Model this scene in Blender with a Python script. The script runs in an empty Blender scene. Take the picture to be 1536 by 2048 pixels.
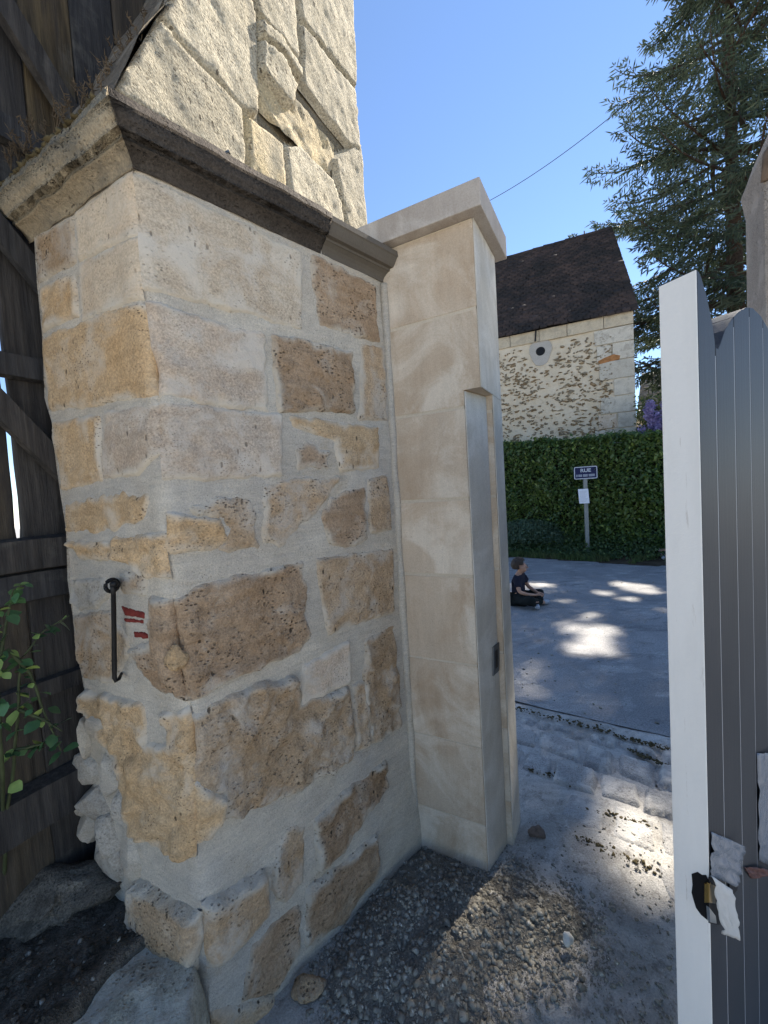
import bpy, bmesh, math, random
import numpy as np
from mathutils import Vector, Matrix, noise as mnoise

# ------------------------------------------------------------------ camera, light, exposure
S = bpy.context.scene
COL = S.collection
EYE = np.array([0.0, 0.0, 1.55])
FPX = 770.0
UPC = np.array([-0.0610479, 0.99696924, 0.04822336]); UPC /= np.linalg.norm(UPC)
FWC = np.array([0, 0, -1.0]) + UPC[2] * UPC; FWC /= np.linalg.norm(FWC)
RTC = np.cross(FWC, UPC)
RW = np.array([RTC, FWC, UPC])            # camera space -> world
cam = bpy.data.cameras.new('camera')
cam.sensor_fit = 'VERTICAL'; cam.sensor_height = 36.0; cam.sensor_width = 27.0
cam.lens = FPX / 2048 * 36.0
cam.clip_start = 0.05; cam.clip_end = 1500
cam_o = bpy.data.objects.new('camera', cam); COL.objects.link(cam_o)
cam_o.matrix_world = Matrix([[RW[0][0], RW[0][1], RW[0][2], EYE[0]], [RW[1][0], RW[1][1], RW[1][2], EYE[1]],
                             [RW[2][0], RW[2][1], RW[2][2], EYE[2]], [0, 0, 0, 1]])
S.camera = cam_o

SUN_AZ, SUN_EL = math.radians(45), math.radians(48)
SUN = np.array([math.sin(SUN_AZ) * math.cos(SUN_EL), math.cos(SUN_AZ) * math.cos(SUN_EL), math.sin(SUN_EL)])
W = bpy.data.worlds.new("World"); S.world = W; W.use_nodes = True
wn = W.node_tree.nodes; bg = wn['Background']
sky = wn.new('ShaderNodeTexSky'); sky.sky_type = 'NISHITA'; sky.sun_disc = False
sky.sun_elevation = SUN_EL; sky.sun_rotation = SUN_AZ; sky.air_density = 0.8; sky.dust_density = 0.0; sky.ozone_density = 3.0
W.node_tree.links.new(sky.outputs['Color'], bg.inputs['Color'])
bg.inputs['Strength'].default_value = 0.09
sl = bpy.data.lights.new('sun', 'SUN'); sl.energy = 5.0; sl.angle = math.radians(0.5); sl.color = (1.0, 0.93, 0.82)
sun_o = bpy.data.objects.new('sun', sl); COL.objects.link(sun_o)
sun_o.rotation_euler = Vector(SUN).to_track_quat('Z', 'Y').to_euler(); sun_o.location = (8, 8, 30)
S.view_settings.view_transform = 'Standard'; S.view_settings.look = 'None'
S.view_settings.gamma = 1.0; S.view_settings.use_curve_mapping = False
S.view_settings.exposure = 1.6
S.cycles.max_bounces = 8; S.cycles.diffuse_bounces = 5

random.seed(7); rng = np.random.default_rng(7)

# ------------------------------------------------------------------ survey helpers: sight lines from the camera to planes of the place
def ray(x, y):
    return RW @ np.array([(x - 768) / FPX, -(y - 1024) / FPX, -1.0])
def on_ground(x, y, z=0.0):
    d = ray(x, y); return d * ((z - EYE[2]) / d[2]) + EYE
def az_vec(deg):
    a = math.radians(deg); return np.array([math.sin(a), math.cos(a), 0.0])
def on_wall(x, y, P, az):
    d = ray(x, y); u = az_vec(az); n = np.array([u[1], -u[0], 0.0])
    return EYE + d * ((n @ (np.asarray(P) - EYE)) / (n @ d))
def at_depth(x, y, Y):
    d = ray(x, y); return EYE + d * (Y / d[1])

# ------------------------------------------------------------------ noise
def _hash(ix, iy, iz, s):
    h = (ix.astype(np.int64) * 374761393 + iy.astype(np.int64) * 668265263 + iz.astype(np.int64) * 2147483647 + s * 974711) & 0xffffffff
    h = ((h ^ (h >> 13)) * 1274126177) & 0xffffffff
    h = h ^ (h >> 16)
    return (h & 0xffff) / 32767.5 - 1.0
def vnoise(P, s=0):
    P = np.asarray(P, float); I = np.floor(P); F = P - I; I = I.astype(np.int64); F = F * F * (3 - 2 * F)
    r = 0
    for dx in (0, 1):
        for dy in (0, 1):
            for dz in (0, 1):
                w = (F[:, 0] if dx else 1 - F[:, 0]) * (F[:, 1] if dy else 1 - F[:, 1]) * (F[:, 2] if dz else 1 - F[:, 2])
                r = r + w * _hash(I[:, 0] + dx, I[:, 1] + dy, I[:, 2] + dz, s)
    return r
def fbm(P, s=0, o=4):
    P = np.asarray(P, float); r = 0; a = 0.5
    for i in range(o):
        r = r + a * vnoise(P * 2 ** i + 17.3 * i, s + i); a *= 0.5
    return r

# ------------------------------------------------------------------ object helpers
def setp(o, label=None, cat=None, group=None, kind=None, category=None):
    cat = cat or category
    for k, v in (('label', label), ('category', cat), ('group', group), ('kind', kind)):
        if v: o[k] = v
    return o
def thing(name, label, cat, loc, group=None):
    o = bpy.data.objects.new(name, None); COL.objects.link(o); o.location = tuple(float(q) for q in loc)
    o.empty_display_size = 0.1
    return setp(o, label, cat, group)
def world_loc(o):
    p = np.zeros(3)
    while o is not None: p = p + np.array(o.location); o = o.parent
    return p
def obj(name, V, F, mat, parent=None, smooth=False, **kw):
    V = np.asarray(V, float).reshape(-1, 3)
    if parent is not None: V = V - world_loc(parent)
    me = bpy.data.meshes.new(name)
    if isinstance(F, np.ndarray):
        k = F.shape[1]; n = F.shape[0]
        me.vertices.add(len(V)); me.vertices.foreach_set('co', V.astype(np.float32).ravel())
        me.loops.add(n * k); me.loops.foreach_set('vertex_index', F.astype(np.int32).ravel())
        me.polygons.add(n); me.polygons.foreach_set('loop_start', np.arange(0, n * k, k, dtype=np.int32))
        me.update(calc_edges=True); me.validate()
    else:
        me.from_pydata([tuple(v) for v in V], [], [tuple(f) for f in F]); me.update()
    mats = mat if isinstance(mat, (list, tuple)) else [mat]
    for m in mats: me.materials.append(m)
    if smooth: me.polygons.foreach_set('use_smooth', np.ones(len(me.polygons), bool))
    o = bpy.data.objects.new(name, me); COL.objects.link(o)
    if parent is not None: o.parent = parent
    return setp(o, **kw)
def copy_part(src, parent, loc=(0, 0, 0), rot=(0, 0, 0), scale=1):
    c = src.copy(); COL.objects.link(c); c.parent = parent; c.location = loc; c.rotation_euler = rot
    c.scale = (scale,) * 3 if not hasattr(scale, '__len__') else scale
    return c
class MB:
    def __init__(s): s.v = []; s.f = []
    def add(s, V, F):
        n = len(s.v); s.v.extend([tuple(map(float, p)) for p in V]); s.f.extend([tuple(i + n for i in f) for f in F]); return s
    def box(s, o, ax, ay, az):
        o, ax, ay, az = map(np.asarray, (o, ax, ay, az))
        V = [o, o + ax, o + ax + ay, o + ay]; V += [p + az for p in V]
        return s.add(V, [(3, 2, 1, 0), (4, 5, 6, 7), (0, 1, 5, 4), (1, 2, 6, 5), (2, 3, 7, 6), (3, 0, 4, 7)])
    def prism(s, poly, z0, z1):
        n = len(poly); V = [(p[0], p[1], z0) for p in poly] + [(p[0], p[1], z1) for p in poly]
        return s.add(V, [tuple(range(n))[::-1], tuple(range(n, 2 * n))] + [(i, (i + 1) % n, n + (i + 1) % n, n + i) for i in range(n)])
    def extrude(s, pts, vec):
        n = len(pts); V = [np.asarray(p) for p in pts]; V = V + [p + np.asarray(vec) for p in V]
        return s.add(V, [tuple(range(n))[::-1], tuple(range(n, 2 * n))] + [(i, (i + 1) % n, n + (i + 1) % n, n + i) for i in range(n)])
    def tube(s, pts, r, k=8):
        pts = [Vector(p) for p in pts]; rr = r if hasattr(r, '__len__') else [r] * len(pts)
        rings = []; up = Vector((0.13, 0.31, 0.94))
        for i, p in enumerate(pts):
            t = (pts[min(i + 1, len(pts) - 1)] - pts[max(i - 1, 0)]).normalized()
            a = t.cross(up)
            if a.length < 0.1: a = t.cross(Vector((1, 0, 0)))
            a.normalize(); b = t.cross(a)
            rings.append([p + (a * math.cos(2 * math.pi * j / k) + b * math.sin(2 * math.pi * j / k)) * rr[i] for j in range(k)])
        V = [q for r_ in rings for q in r_]; F = []
        for i in range(len(pts) - 1):
            for j in range(k): F.append((i * k + j, i * k + (j + 1) % k, (i + 1) * k + (j + 1) % k, (i + 1) * k + j))
        F += [tuple(range(k))[::-1], tuple(range((len(pts) - 1) * k, len(pts) * k))]
        return s.add(V, F)
    def build(s, name, mat, parent=None, smooth=False, bevel=0, **kw):
        o = obj(name, s.v, s.f, mat, parent, smooth, **kw)
        bm = bmesh.new(); bm.from_mesh(o.data); bmesh.ops.recalc_face_normals(bm, faces=bm.faces)
        if bevel:
            es = [e for e in bm.edges if len(e.link_faces) == 2 and e.calc_face_angle(0) > 0.5]
            bmesh.ops.bevel(bm, geom=es, offset=bevel, segments=2, affect='EDGES', profile=0.6)
        bm.to_mesh(o.data); bm.free()
        if smooth: o.data.polygons.foreach_set('use_smooth', np.ones(len(o.data.polygons), bool))
        return o

# ------------------------------------------------------------------ materials
class N:
    """tiny node-graph writer"""
    def __init__(s, name, rough=0.9, spec=0.3):
        s.m = bpy.data.materials.new(name); s.m.use_nodes = True; s.t = s.m.node_tree; s.n = s.t.nodes
        s.b = s.n['Principled BSDF']; s.b.inputs['Roughness'].default_value = rough
        s.b.inputs['Specular IOR Level'].default_value = spec
        s._pos = None
    def node(s, ty, **kw):
        n = s.n.new(ty)
        for k, v in kw.items(): setattr(n, k, v)
        return n
    def put(s, sock, v):
        if hasattr(v, 'is_linked'): s.t.links.new(v, sock)
        elif isinstance(v, (tuple, list)): sock.default_value = tuple(v) + ((1,) if len(v) == 3 and len(sock.default_value) == 4 else ())
        else: sock.default_value = v
    def pos(s, scale=(1, 1, 1)):
        if s._pos is None:
            g = s.node('ShaderNodeNewGeometry'); oi = s.node('ShaderNodeObjectInfo')
            mu = s.node('ShaderNodeMath', operation='MULTIPLY'); s.put(mu.inputs[0], oi.outputs['Random']); mu.inputs[1].default_value = 37
            ad = s.node('ShaderNodeVectorMath', operation='ADD'); s.put(ad.inputs[0], g.outputs['Position']); s.put(ad.inputs[1], mu.outputs[0])
            s._pos = ad.outputs[0]; s._rand = oi.outputs['Random']
        if scale == (1, 1, 1): return s._pos
        m = s.node('ShaderNodeVectorMath', operation='MULTIPLY'); s.put(m.inputs[0], s._pos); m.inputs[1].default_value = scale
        return m.outputs[0]
    def rand(s): s.pos(); return s._rand
    def noise(s, scale, detail=5, rough=0.6, sc=(1, 1, 1), dist=0):
        n = s.node('ShaderNodeTexNoise'); s.put(n.inputs['Vector'], s.pos(sc)); n.inputs['Scale'].default_value = scale
        n.inputs['Detail'].default_value = detail; n.inputs['Roughness'].default_value = rough; n.inputs['Distortion'].default_value = dist
        return n.outputs['Fac']
    def voro(s, scale, feature='F1', sc=(1, 1, 1), out='Distance'):
        n = s.node('ShaderNodeTexVoronoi', feature=feature); s.put(n.inputs['Vector'], s.pos(sc)); n.inputs['Scale'].default_value = scale
        return n.outputs[out]
    def ramp(s, v, a, b, lo=0.0, hi=1.0):
        n = s.node('ShaderNodeMapRange'); n.clamp = True; s.put(n.inputs['Value'], v)
        n.inputs['From Min'].default_value = a; n.inputs['From Max'].default_value = b
        n.inputs['To Min'].default_value = lo; n.inputs['To Max'].default_value = hi
        return n.outputs['Result']
    def mix(s, a, b, f, mode='MIX'):
        n = s.node('ShaderNodeMix', data_type='RGBA', blend_type=mode); s.put(n.inputs[0], f); s.put(n.inputs[6], a); s.put(n.inputs[7], b)
        return n.outputs[2]
    def mul(s, a, b):
        n = s.node('ShaderNodeMath', operation='MULTIPLY'); s.put(n.inputs[0], a); s.put(n.inputs[1], b); return n.outputs[0]
    def add(s, a, b):
        n = s.node('ShaderNodeMath', operation='ADD'); s.put(n.inputs[0], a); s.put(n.inputs[1], b); return n.outputs[0]
    def val(s, col, v):
        n = s.node('ShaderNodeHueSaturation'); s.put(n.inputs['Color'], col); s.put(n.inputs['Value'], v); return n.outputs[0]
    def color(s, v): s.put(s.b.inputs['Base Color'], v); return s
    def bump(s, h, strength=0.5, dist=0.01):
        n = s.node('ShaderNodeBump'); n.inputs['Strength'].default_value = strength; n.inputs['Distance'].default_value = dist
        s.put(n.inputs['Height'], h); s.t.links.new(n.outputs[0], s.b.inputs['Normal']); return s

def stone_mat(name, c1, c2, film=None, film_lo=0.5, film_hi=0.62, pore=0.0, grain=0.35, bump=0.5, strat=0.0, dark=(0.10, 0.075, 0.05), pscale=70):
    k = N(name, 0.95, 0.15)
    c = k.mix(c1, c2, k.ramp(k.noise(5, 5), 0.35, 0.65))
    if strat: c = k.mix(c, tuple(q * 0.72 for q in c2), k.mul(k.ramp(k.noise(14, 4, sc=(0.4, 0.4, 3)), 0.48, 0.62), strat))
    g = k.noise(160, 3, 0.7)
    c = k.val(c, k.ramp(g, 0.3, 0.7, 1 - grain, 1 + grain * 0.7))
    c = k.val(c, k.ramp(k.rand(), 0, 1, 0.9, 1.1))
    if film:
        f = k.ramp(k.noise(7, 6, 0.65, dist=0.6), film_lo, film_hi)
        c = k.mix(c, film, k.mul(f, 0.85))
    at = k.node('ShaderNodeAttribute', attribute_name='smear')
    c = k.mix(c, (0.575, 0.51, 0.41), k.mul(k.ramp(at.outputs['Fac'], 0.0, 0.9), 0.9))
    h = k.add(k.mul(g, 0.35), k.mul(k.noise(38, 6, 0.7), 1.0))
    if pore:
        v = k.voro(pscale, sc=(1, 1, 1.6)); big = k.ramp(k.noise(9, 4), 0.42, 0.66)
        pm = k.mul(k.ramp(v, 0.16, 0.30, 1, 0), big)
        c = k.mix(c, dark, k.mul(pm, pore))
        v2 = k.voro(26, sc=(1.3, 1.3, 0.6)); pm2 = k.mul(k.ramp(k.add(v2, k.mul(k.noise(60, 4), .16)), 0.17, 0.23, 1, 0), k.ramp(k.noise(4.5, 3), 0.47, 0.56))
        c = k.mix(c, tuple(q * 0.8 for q in dark), k.mul(pm2, pore))
        h = k.add(h, k.mul(k.add(pm, pm2), -0.8))
    k.color(c); k.bump(h, bump, 0.012)
    return k.m

MORTAR_C = (0.50, 0.455, 0.385)
def mortar_mat():
    k = N('lime_mortar', 0.97, 0.1)
    c = k.mix((0.52, 0.455, 0.365), (0.64, 0.57, 0.46), k.ramp(k.noise(5, 6, .65, dist=.4), 0.36, 0.64))
    c = k.mix(c, (0.48, 0.45, 0.40), k.mul(k.ramp(k.noise(2.2, 5, .6), 0.5, 0.66), .6))
    c = k.mix(c, (0.50, 0.40, 0.27), k.mul(k.ramp(k.noise(3.3, 6, .7, dist=.8), 0.56, 0.70), .55))
    st = k.noise(26, 5, .7, sc=(.5, .5, 3.2)); c = k.val(c, k.ramp(st, .3, .7, .88, 1.1))
    g = k.noise(240, 3, 0.75); c = k.val(c, k.ramp(g, 0.3, 0.7, 0.74, 1.2))
    v = k.voro(95, sc=(1, 1, 1.3)); pm = k.mul(k.ramp(v, 0.10, 0.18, 1, 0), k.ramp(k.noise(11, 3), 0.48, 0.62))
    c = k.mix(c, (0.17, 0.145, 0.11), k.mul(pm, 0.8))
    k.color(c); k.bump(k.add(k.add(k.mul(g, 0.55), k.noise(45, 6, 0.75)), k.add(k.mul(st, .8), k.mul(pm, -.7))), 0.75, 0.010); return k.m
MORTAR = mortar_mat()
def dressed_mat(name, warm, grey=0):
    """sawn limestone with blotches, rubbed repairs and faint runs"""
    k = N(name, 0.9, 0.2)
    a, b, cr, dk = ((0.51, 0.415, 0.31), (0.46, 0.355, 0.25), (0.63, 0.55, 0.44), (0.38, 0.265, 0.165)) if warm else ((0.52, 0.475, 0.40), (0.47, 0.425, 0.35), (0.60, 0.56, 0.49), (0.40, 0.37, 0.31))
    if grey: a, b, cr, dk = [tuple(q[i] * (1 - grey) + sum(q) / 3 * grey for i in range(3)) for q in (a, b, cr, dk)]
    c = k.mix(a, b, k.ramp(k.noise(3.5, 5, .6, dist=.6), .38, .62))
    c = k.mix(c, cr, k.mul(k.ramp(k.noise(3.0, 7, .62, dist=1.0), .47, .60), .85))
    c = k.mix(c, dk, k.mul(k.ramp(k.noise(5.5, 7, .7, sc=(1, 1, .45), dist=.6), .55, .70), .6))
    run = k.noise(34, 5, .7, sc=(1, 1, .10)); c = k.val(c, k.ramp(run, .3, .7, .93, 1.06))
    g = k.noise(190, 3, .7); c = k.val(c, k.ramp(g, .3, .7, .88, 1.1)); c = k.val(c, k.ramp(k.rand(), 0, 1, .94, 1.06))
    v = k.voro(55); pm = k.mul(k.ramp(v, .05, .09, 1, 0), k.ramp(k.noise(7, 3), .47, .56)); c = k.mix(c, (.17, .125, .08), k.mul(pm, .85))
    k.color(c); k.bump(k.add(k.add(k.mul(g, .3), k.noise(30, 6, .7)), k.mul(pm, -.8)), .35, .006); return k.m
PALE = stone_mat('pale_limestone', (0.60, 0.50, 0.37), (0.54, 0.42, 0.29), film=(0.60, 0.53, 0.43), film_lo=0.44, film_hi=0.62, pore=0.6, strat=0.3)
CREAM = stone_mat('cream_limestone', (0.62, 0.50, 0.355), (0.56, 0.42, 0.28), film=(0.62, 0.53, 0.41), film_lo=.5, film_hi=.7, pore=0.45, strat=0.25, grain=.25)
OCHRE = stone_mat('ochre_limestone', (0.56, 0.40, 0.235), (0.50, 0.325, 0.165), film=(0.60, 0.49, 0.36), film_lo=0.52, film_hi=0.7, pore=0.85, strat=0.4, pscale=90)
TAN = stone_mat('tan_limestone', (0.53, 0.395, 0.26), (0.45, 0.305, 0.175), film=(0.53, 0.455, 0.365), film_lo=0.48, film_hi=0.64, pore=0.85, strat=.3, bump=0.9)
BROWN = stone_mat('porous_brown_limestone', (0.46, 0.33, 0.215), (0.36, 0.235, 0.135), film=(0.53, 0.445, 0.345), film_lo=0.54, film_hi=0.70, pore=1.0, strat=.4, bump=1.0, pscale=60)
PINK = stone_mat('pinkish_limestone', (0.57, 0.47, 0.36), (0.50, 0.38, 0.27), film=(0.57, 0.50, 0.41), film_lo=0.46, film_hi=0.62, pore=0.6, strat=0.35, pscale=110)
GREY = stone_mat('grey_rubble_stone', (0.50, 0.445, 0.365), (0.41, 0.36, 0.29), film=(0.52, 0.48, 0.41), pore=0.5, bump=0.9)
DRESSED = dressed_mat('new_dressed_limestone', 1.0)
DRESSED_SKYLIT = dressed_mat('skylit_dressed_limestone', 0.0)
CORNICE_TAN = stone_mat('weathered_tan_cornice', (0.40, 0.325, 0.22), (0.31, 0.25, 0.165), film=(0.17, 0.15, 0.115), film_lo=0.5, film_hi=0.64, pore=0.5, bump=0.9)
CORNICE_DARK = stone_mat('blackened_cornice', (0.075, 0.063, 0.052), (0.05, 0.042, 0.035), film=(0.14, 0.12, 0.095), film_lo=0.56, film_hi=0.75, pore=0.3, bump=0.9, grain=0.5)
CORNICE_GREY = stone_mat('smooth_grey_cornice_repair', (0.13, 0.112, 0.09), (0.11, 0.096, 0.078), grain=0.1, bump=0.15)
WEATHERED = stone_mat('weathered_grey_limestone', (0.50, 0.44, 0.325), (0.42, 0.365, 0.26), film=(0.30, 0.265, 0.20), film_lo=0.52, film_hi=0.7, pore=0.7, strat=.3, bump=1.0, grain=0.55)
WEATHERED_WARM = stone_mat('weathered_golden_limestone', (0.54, 0.43, 0.25), (0.48, 0.40, 0.27), film=(0.33, 0.29, 0.21), film_lo=0.5, film_hi=0.66, pore=0.5, bump=1.0, grain=0.45)
JOINT_DARK = stone_mat('eroded_dark_joint', (0.24, 0.20, 0.14), (0.17, 0.145, 0.10), pore=0.4, bump=1.0)
def plain(name, c, rough=0.7, spec=0.3, var=0.15, scale=12, metal=0.0, bump=0.0, bs=80):
    k = N(name, rough, spec); c2 = tuple(q * (1 - var * 2) for q in c)
    col = k.mix(c, c2, k.ramp(k.noise(scale, 5), 0.35, 0.7)); k.color(col)
    k.b.inputs['Metallic'].default_value = metal
    if bump: k.bump(k.noise(bs, 4), bump, 0.004)
    return k.m
# ------------------------------------------------------------------ the place: main directions, measured by sight lines
AZ_A, AZ_B, AZ_R = 117.0, 30.8, 46.5            # post front / wall and post side / splayed pillar face (degrees from north)
A, B, Rd, Ld = az_vec(AZ_A), az_vec(AZ_B), az_vec(AZ_R), -az_vec(AZ_A)
D0 = on_ground(833, 1690)                        # inner corner pillar/post
C0 = on_wall(338, 1150, D0, AZ_R); C0[2] = 0     # outer corner of the pillar
nR = np.array([Rd[1], -Rd[0], 0.0]); nL = np.array([-Ld[1], Ld[0], 0.0])
if nR @ (EYE - C0) < 0: nR = -nR
if nL @ (EYE - C0) < 0: nL = -nL
MIT = (nR + nL) / (1 + nR @ nL)
RLEN = float(np.linalg.norm((D0 - C0)[:2]))
class Face:
    def __init__(s, O, u, n, az): s.O, s.u, s.n, s.az = O, u, n, az
    def uv(s, x, y):
        p = on_wall(x, y, s.O, s.az); return np.array([(p - s.O) @ s.u, p[2]])
FR = Face(C0, Rd, nR, AZ_R); FL = Face(C0, Ld, nL, AZ_A)
z_c_bot = FR.uv(272, 338)[1]                     # underside of the cornice at the corner
def corner_shift(z):                             # the arris wanders, bulging below
    px = np.interp(z, [0.2, 0.55, 0.75, 0.95, 1.1, 1.3, 1.9, 2.1, 2.6], [0.012, 0.006, 0.02, 0.026, 0.004, 0.0, 0.010, -0.004, 0.0])
    return px
def undul(P): return 0.010 * fbm(P * 2.2, 3, 3) + 0.004 * fbm(P * 9, 5, 3)
def face_pos(fr, U, Z, H):
    """a point u along the face, at height z, H proud of the face; blends to the mitre at the shared corner"""
    P = fr.O[None] + U[:, None] * fr.u[None]; P[:, 2] = Z
    w = np.clip(1 - U / 0.04, 0, 1) if fr in (FR, FL) else np.zeros_like(U)
    Nn = fr.n[None] * (1 - w[:, None]) + MIT[None] * w[:, None]
    base = undul(P)
    if fr in (FR, FL):
        chip = w * w * (0.006 + 0.020 * np.clip(vnoise(np.stack([Z * 0, Z * 0, Z * 9], 1), 9), 0, 1) + 0.008 * np.clip(vnoise(np.stack([Z * 0, Z * 0, Z * 31], 1), 19), -.3, 1))
        base = base - chip + 0.022 * np.clip(1 - (Z - 0.10) / 0.42, 0, 1) ** 1.5
        sh = corner_shift(Z) * np.exp(-(U / 0.12) ** 2)
        P[:, 0] += sh
    return P + Nn * (base + H)[:, None]

def sd_poly(pts, poly, skip=None):
    """signed distance, positive inside; edges in skip are ignored"""
    n = len(poly); d = np.full(len(pts), 1e9); ins = np.zeros(len(pts), bool)
    for i in range(n):
        a, b = poly[i], poly[(i + 1) % n]
        cond = (a[1] > pts[:, 1]) != (b[1] > pts[:, 1])
        with np.errstate(divide='ignore', invalid='ignore'):
            xi = (b[0] - a[0]) * (pts[:, 1] - a[1]) / (b[1] - a[1]) + a[0]
        ins ^= cond & (pts[:, 0] < xi)
        if skip and i in skip: continue
        e = b - a; t = np.clip(((pts - a) @ e) / (e @ e + 1e-12), 0, 1)
        d = np.minimum(d, np.linalg.norm(pts - (a + t[:, None] * e), axis=1))
    return np.where(ins, d, -d)

def stone_patch(fr, poly, proud=0.006, edge=0.018, cell=0.007, rough=0.006, seed=0, ragged=0.012, fine=28, depth=0.012, smear=0.026, grow=0.013, clampin=True):
    poly = np.array(poly, float); skip = set(); corner = False
    if fr in (FR, FL):
        poly[:, 0] = np.where(poly[:, 0] < 0.045, 0, poly[:, 0])
        for i in range(len(poly)):
            if poly[i][0] == 0 and poly[(i + 1) % len(poly)][0] == 0: skip.add(i); corner = True
    lo = poly.min(0) - 0.014; hi = poly.max(0) + 0.014
    if corner: lo[0] = 0
    nu = max(4, int((hi[0] - lo[0]) / cell) + 2); nz = max(4, int((hi[1] - lo[1]) / cell) + 2)
    u = np.linspace(lo[0], hi[0], nu); z = np.linspace(lo[1], hi[1], nz)
    UU, ZZ = np.meshgrid(u, z); UU, ZZ = UU.ravel(), ZZ.ravel()
    if getattr(fr, 'clip', None): UU = fr.clip(UU, ZZ)
    pts = np.stack([UU, ZZ], 1)
    pq = pts.copy()
    if corner: pq[:, 0] += 1e-5
    d = sd_poly(pq, poly, skip)
    P = fr.O[None] + UU[:, None] * fr.u[None]; P[:, 2] = ZZ
    d = d + grow + ragged * fbm(P * fine, seed, 4)
    t = np.clip((d + 0.004) / edge, 0, 1); s = t * t * (3 - 2 * t)
    H = -depth + (depth + proud) * s + s * rough * (fbm(P * 7, seed + 5, 3) * 1.5 + fbm(P * 24, seed + 8, 4) * 1.3 + .25)
    if clampin: H = np.where(d > edge * .8, np.maximum(H, .0028), H)
    if fr in (FR, FL):
        wc = np.clip(1 - UU / 0.03, 0, 1) * s; H = H * (1 - wc) + .004 * wc
    V = face_pos(fr, UU, ZZ, H)
    sm = np.clip(1 - (d + smear * 1.3 * fbm(P * 13, seed + 31, 4)) / smear, 0, 1)
    idx = np.arange(nu * nz).reshape(nz, nu)
    q = np.stack([idx[:-1, :-1].ravel(), idx[:-1, 1:].ravel(), idx[1:, 1:].ravel(), idx[1:, :-1].ravel()], 1)
    keep = d[q].max(1) > -0.006
    q = q[keep]
    used = np.unique(q); remap = np.full(nu * nz, -1); remap[used] = np.arange(len(used))
    q = remap[q]
    if np.cross(V[used][q[0, 1]] - V[used][q[0, 0]], V[used][q[0, 3]] - V[used][q[0, 0]]) @ fr.n < 0: q = q[:, ::-1]
    return V[used], q, sm[used]
def stone(parent, patches, mat, name='stone', **kw):
    V = []; F = []; SM = []; n = 0
    sd = abs(hash(str(patches[0][1][0]))) % 997 if False else int(abs(patches[0][1][0][0] * 7 + patches[0][1][0][1] * 13)) % 997
    for fr, pp in patches:
        poly = [fr.uv(*p) for p in pp]
        v, f, sm = stone_patch(fr, poly, seed=sd, **kw); SM.append(sm); V.append(v); F.append(f + n); n += len(v)
    o = obj(name, np.concatenate(V), np.concatenate(F), mat, parent, True)
    at = o.data.attributes.new('smear', 'FLOAT', 'POINT'); at.data.foreach_set('value', np.concatenate(SM).astype(np.float32)); return o

# ------------------------------------------------------------------ old gate pillar
pillar = thing('stone_pillar', 'old pillar of patched ochre and pale stone with a moulded cornice', 'pillar', C0)
Ltrace = [(68, 465), (75, 570), (85, 671), (90, 800), (104, 842), (112, 920), (120, 978), (133, 1060), (136, 1163), (146, 1230), (152, 1290), (168, 1370), (172, 1420), (182, 1510), (190, 1600), (195, 1660), (190, 1715), (190, 1760)]
Luv = np.array([FL.uv(*p) for p in Ltrace]); order = np.argsort(Luv[:, 1]); Luv = Luv[order]
def Lmax(z): return np.interp(z, Luv[:, 1], Luv[:, 0])
LLEN = float(Lmax(2.2))
def core_grid(fr, umax, z0, z1, cell=0.011):
    nz = int((z1 - z0) / cell); nu = int(1.0 / cell)
    z = np.linspace(z0, z1, nz); s = np.linspace(0, 1, nu)
    SS, ZZ = np.meshgrid(s, z); ZZ = ZZ.ravel(); UU = SS.ravel() * umax(ZZ)
    P = fr.O[None] + UU[:, None] * fr.u[None]; P[:, 2] = ZZ
    H = 0.0035 * fbm(P * 26, 41, 4) + 0.003 * fbm(P * 7, 43, 2) - .0005
    # footing swells out below
    V = face_pos(fr, UU, ZZ, H)
    idx = np.arange(nu * nz).reshape(nz, nu)
    q = np.stack([idx[:-1, :-1].ravel(), idx[:-1, 1:].ravel(), idx[1:, 1:].ravel(), idx[1:, :-1].ravel()], 1)
    if np.cross(V[q[0, 1]] - V[q[0, 0]], V[q[0, 3]] - V[q[0, 0]]) @ fr.n < 0: q = q[:, ::-1]
    return V, q
ZTOP = z_c_bot + 0.03
v1, f1 = core_grid(FR, lambda z: np.full_like(z, RLEN + 0.02), -0.05, ZTOP)
v2, f2 = core_grid(FL, lambda z: Lmax(z), -0.05, ZTOP)
obj('mortar_core', np.concatenate([v1, v2]), np.concatenate([f1, f2 + len(v1)]), MORTAR, pillar, True)
LE = C0 + Ld * (LLEN - 0.03)
back = MB()
inn = [C0 - MIT * 0.05, D0 - nR * 0.05 + Rd * 0.02, D0 - nR * 0.05 + B * 0.45, LE + B * 0.45, LE - nL * 0.05]
back.prism(inn, 0, ZTOP - 0.01); back.build('rear_masonry', MORTAR, pillar)
# side return of the left edge
zz = np.linspace(0.1, ZTOP, 60); MBs = MB(); Vv = []
for z in zz:
    p = C0 + Ld * float(Lmax(z)); p[2] = z
    for k in range(6):
        w = 0.012 * mnoise.noise(Vector((z * 9, k * 3.1, 4)))
        Vv.append(p + B * (0.09 * k - 0.004) + Ld * (w if k else 0) + nL * (-0.003 if k == 0 else 0))
MBs.add(Vv, [(i * 6 + k, i * 6 + k + 1, (i + 1) * 6 + k + 1, (i + 1) * 6 + k) for i in range(59) for k in range(5)])
MBs.build('side_return', GREY, pillar, True)

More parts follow.
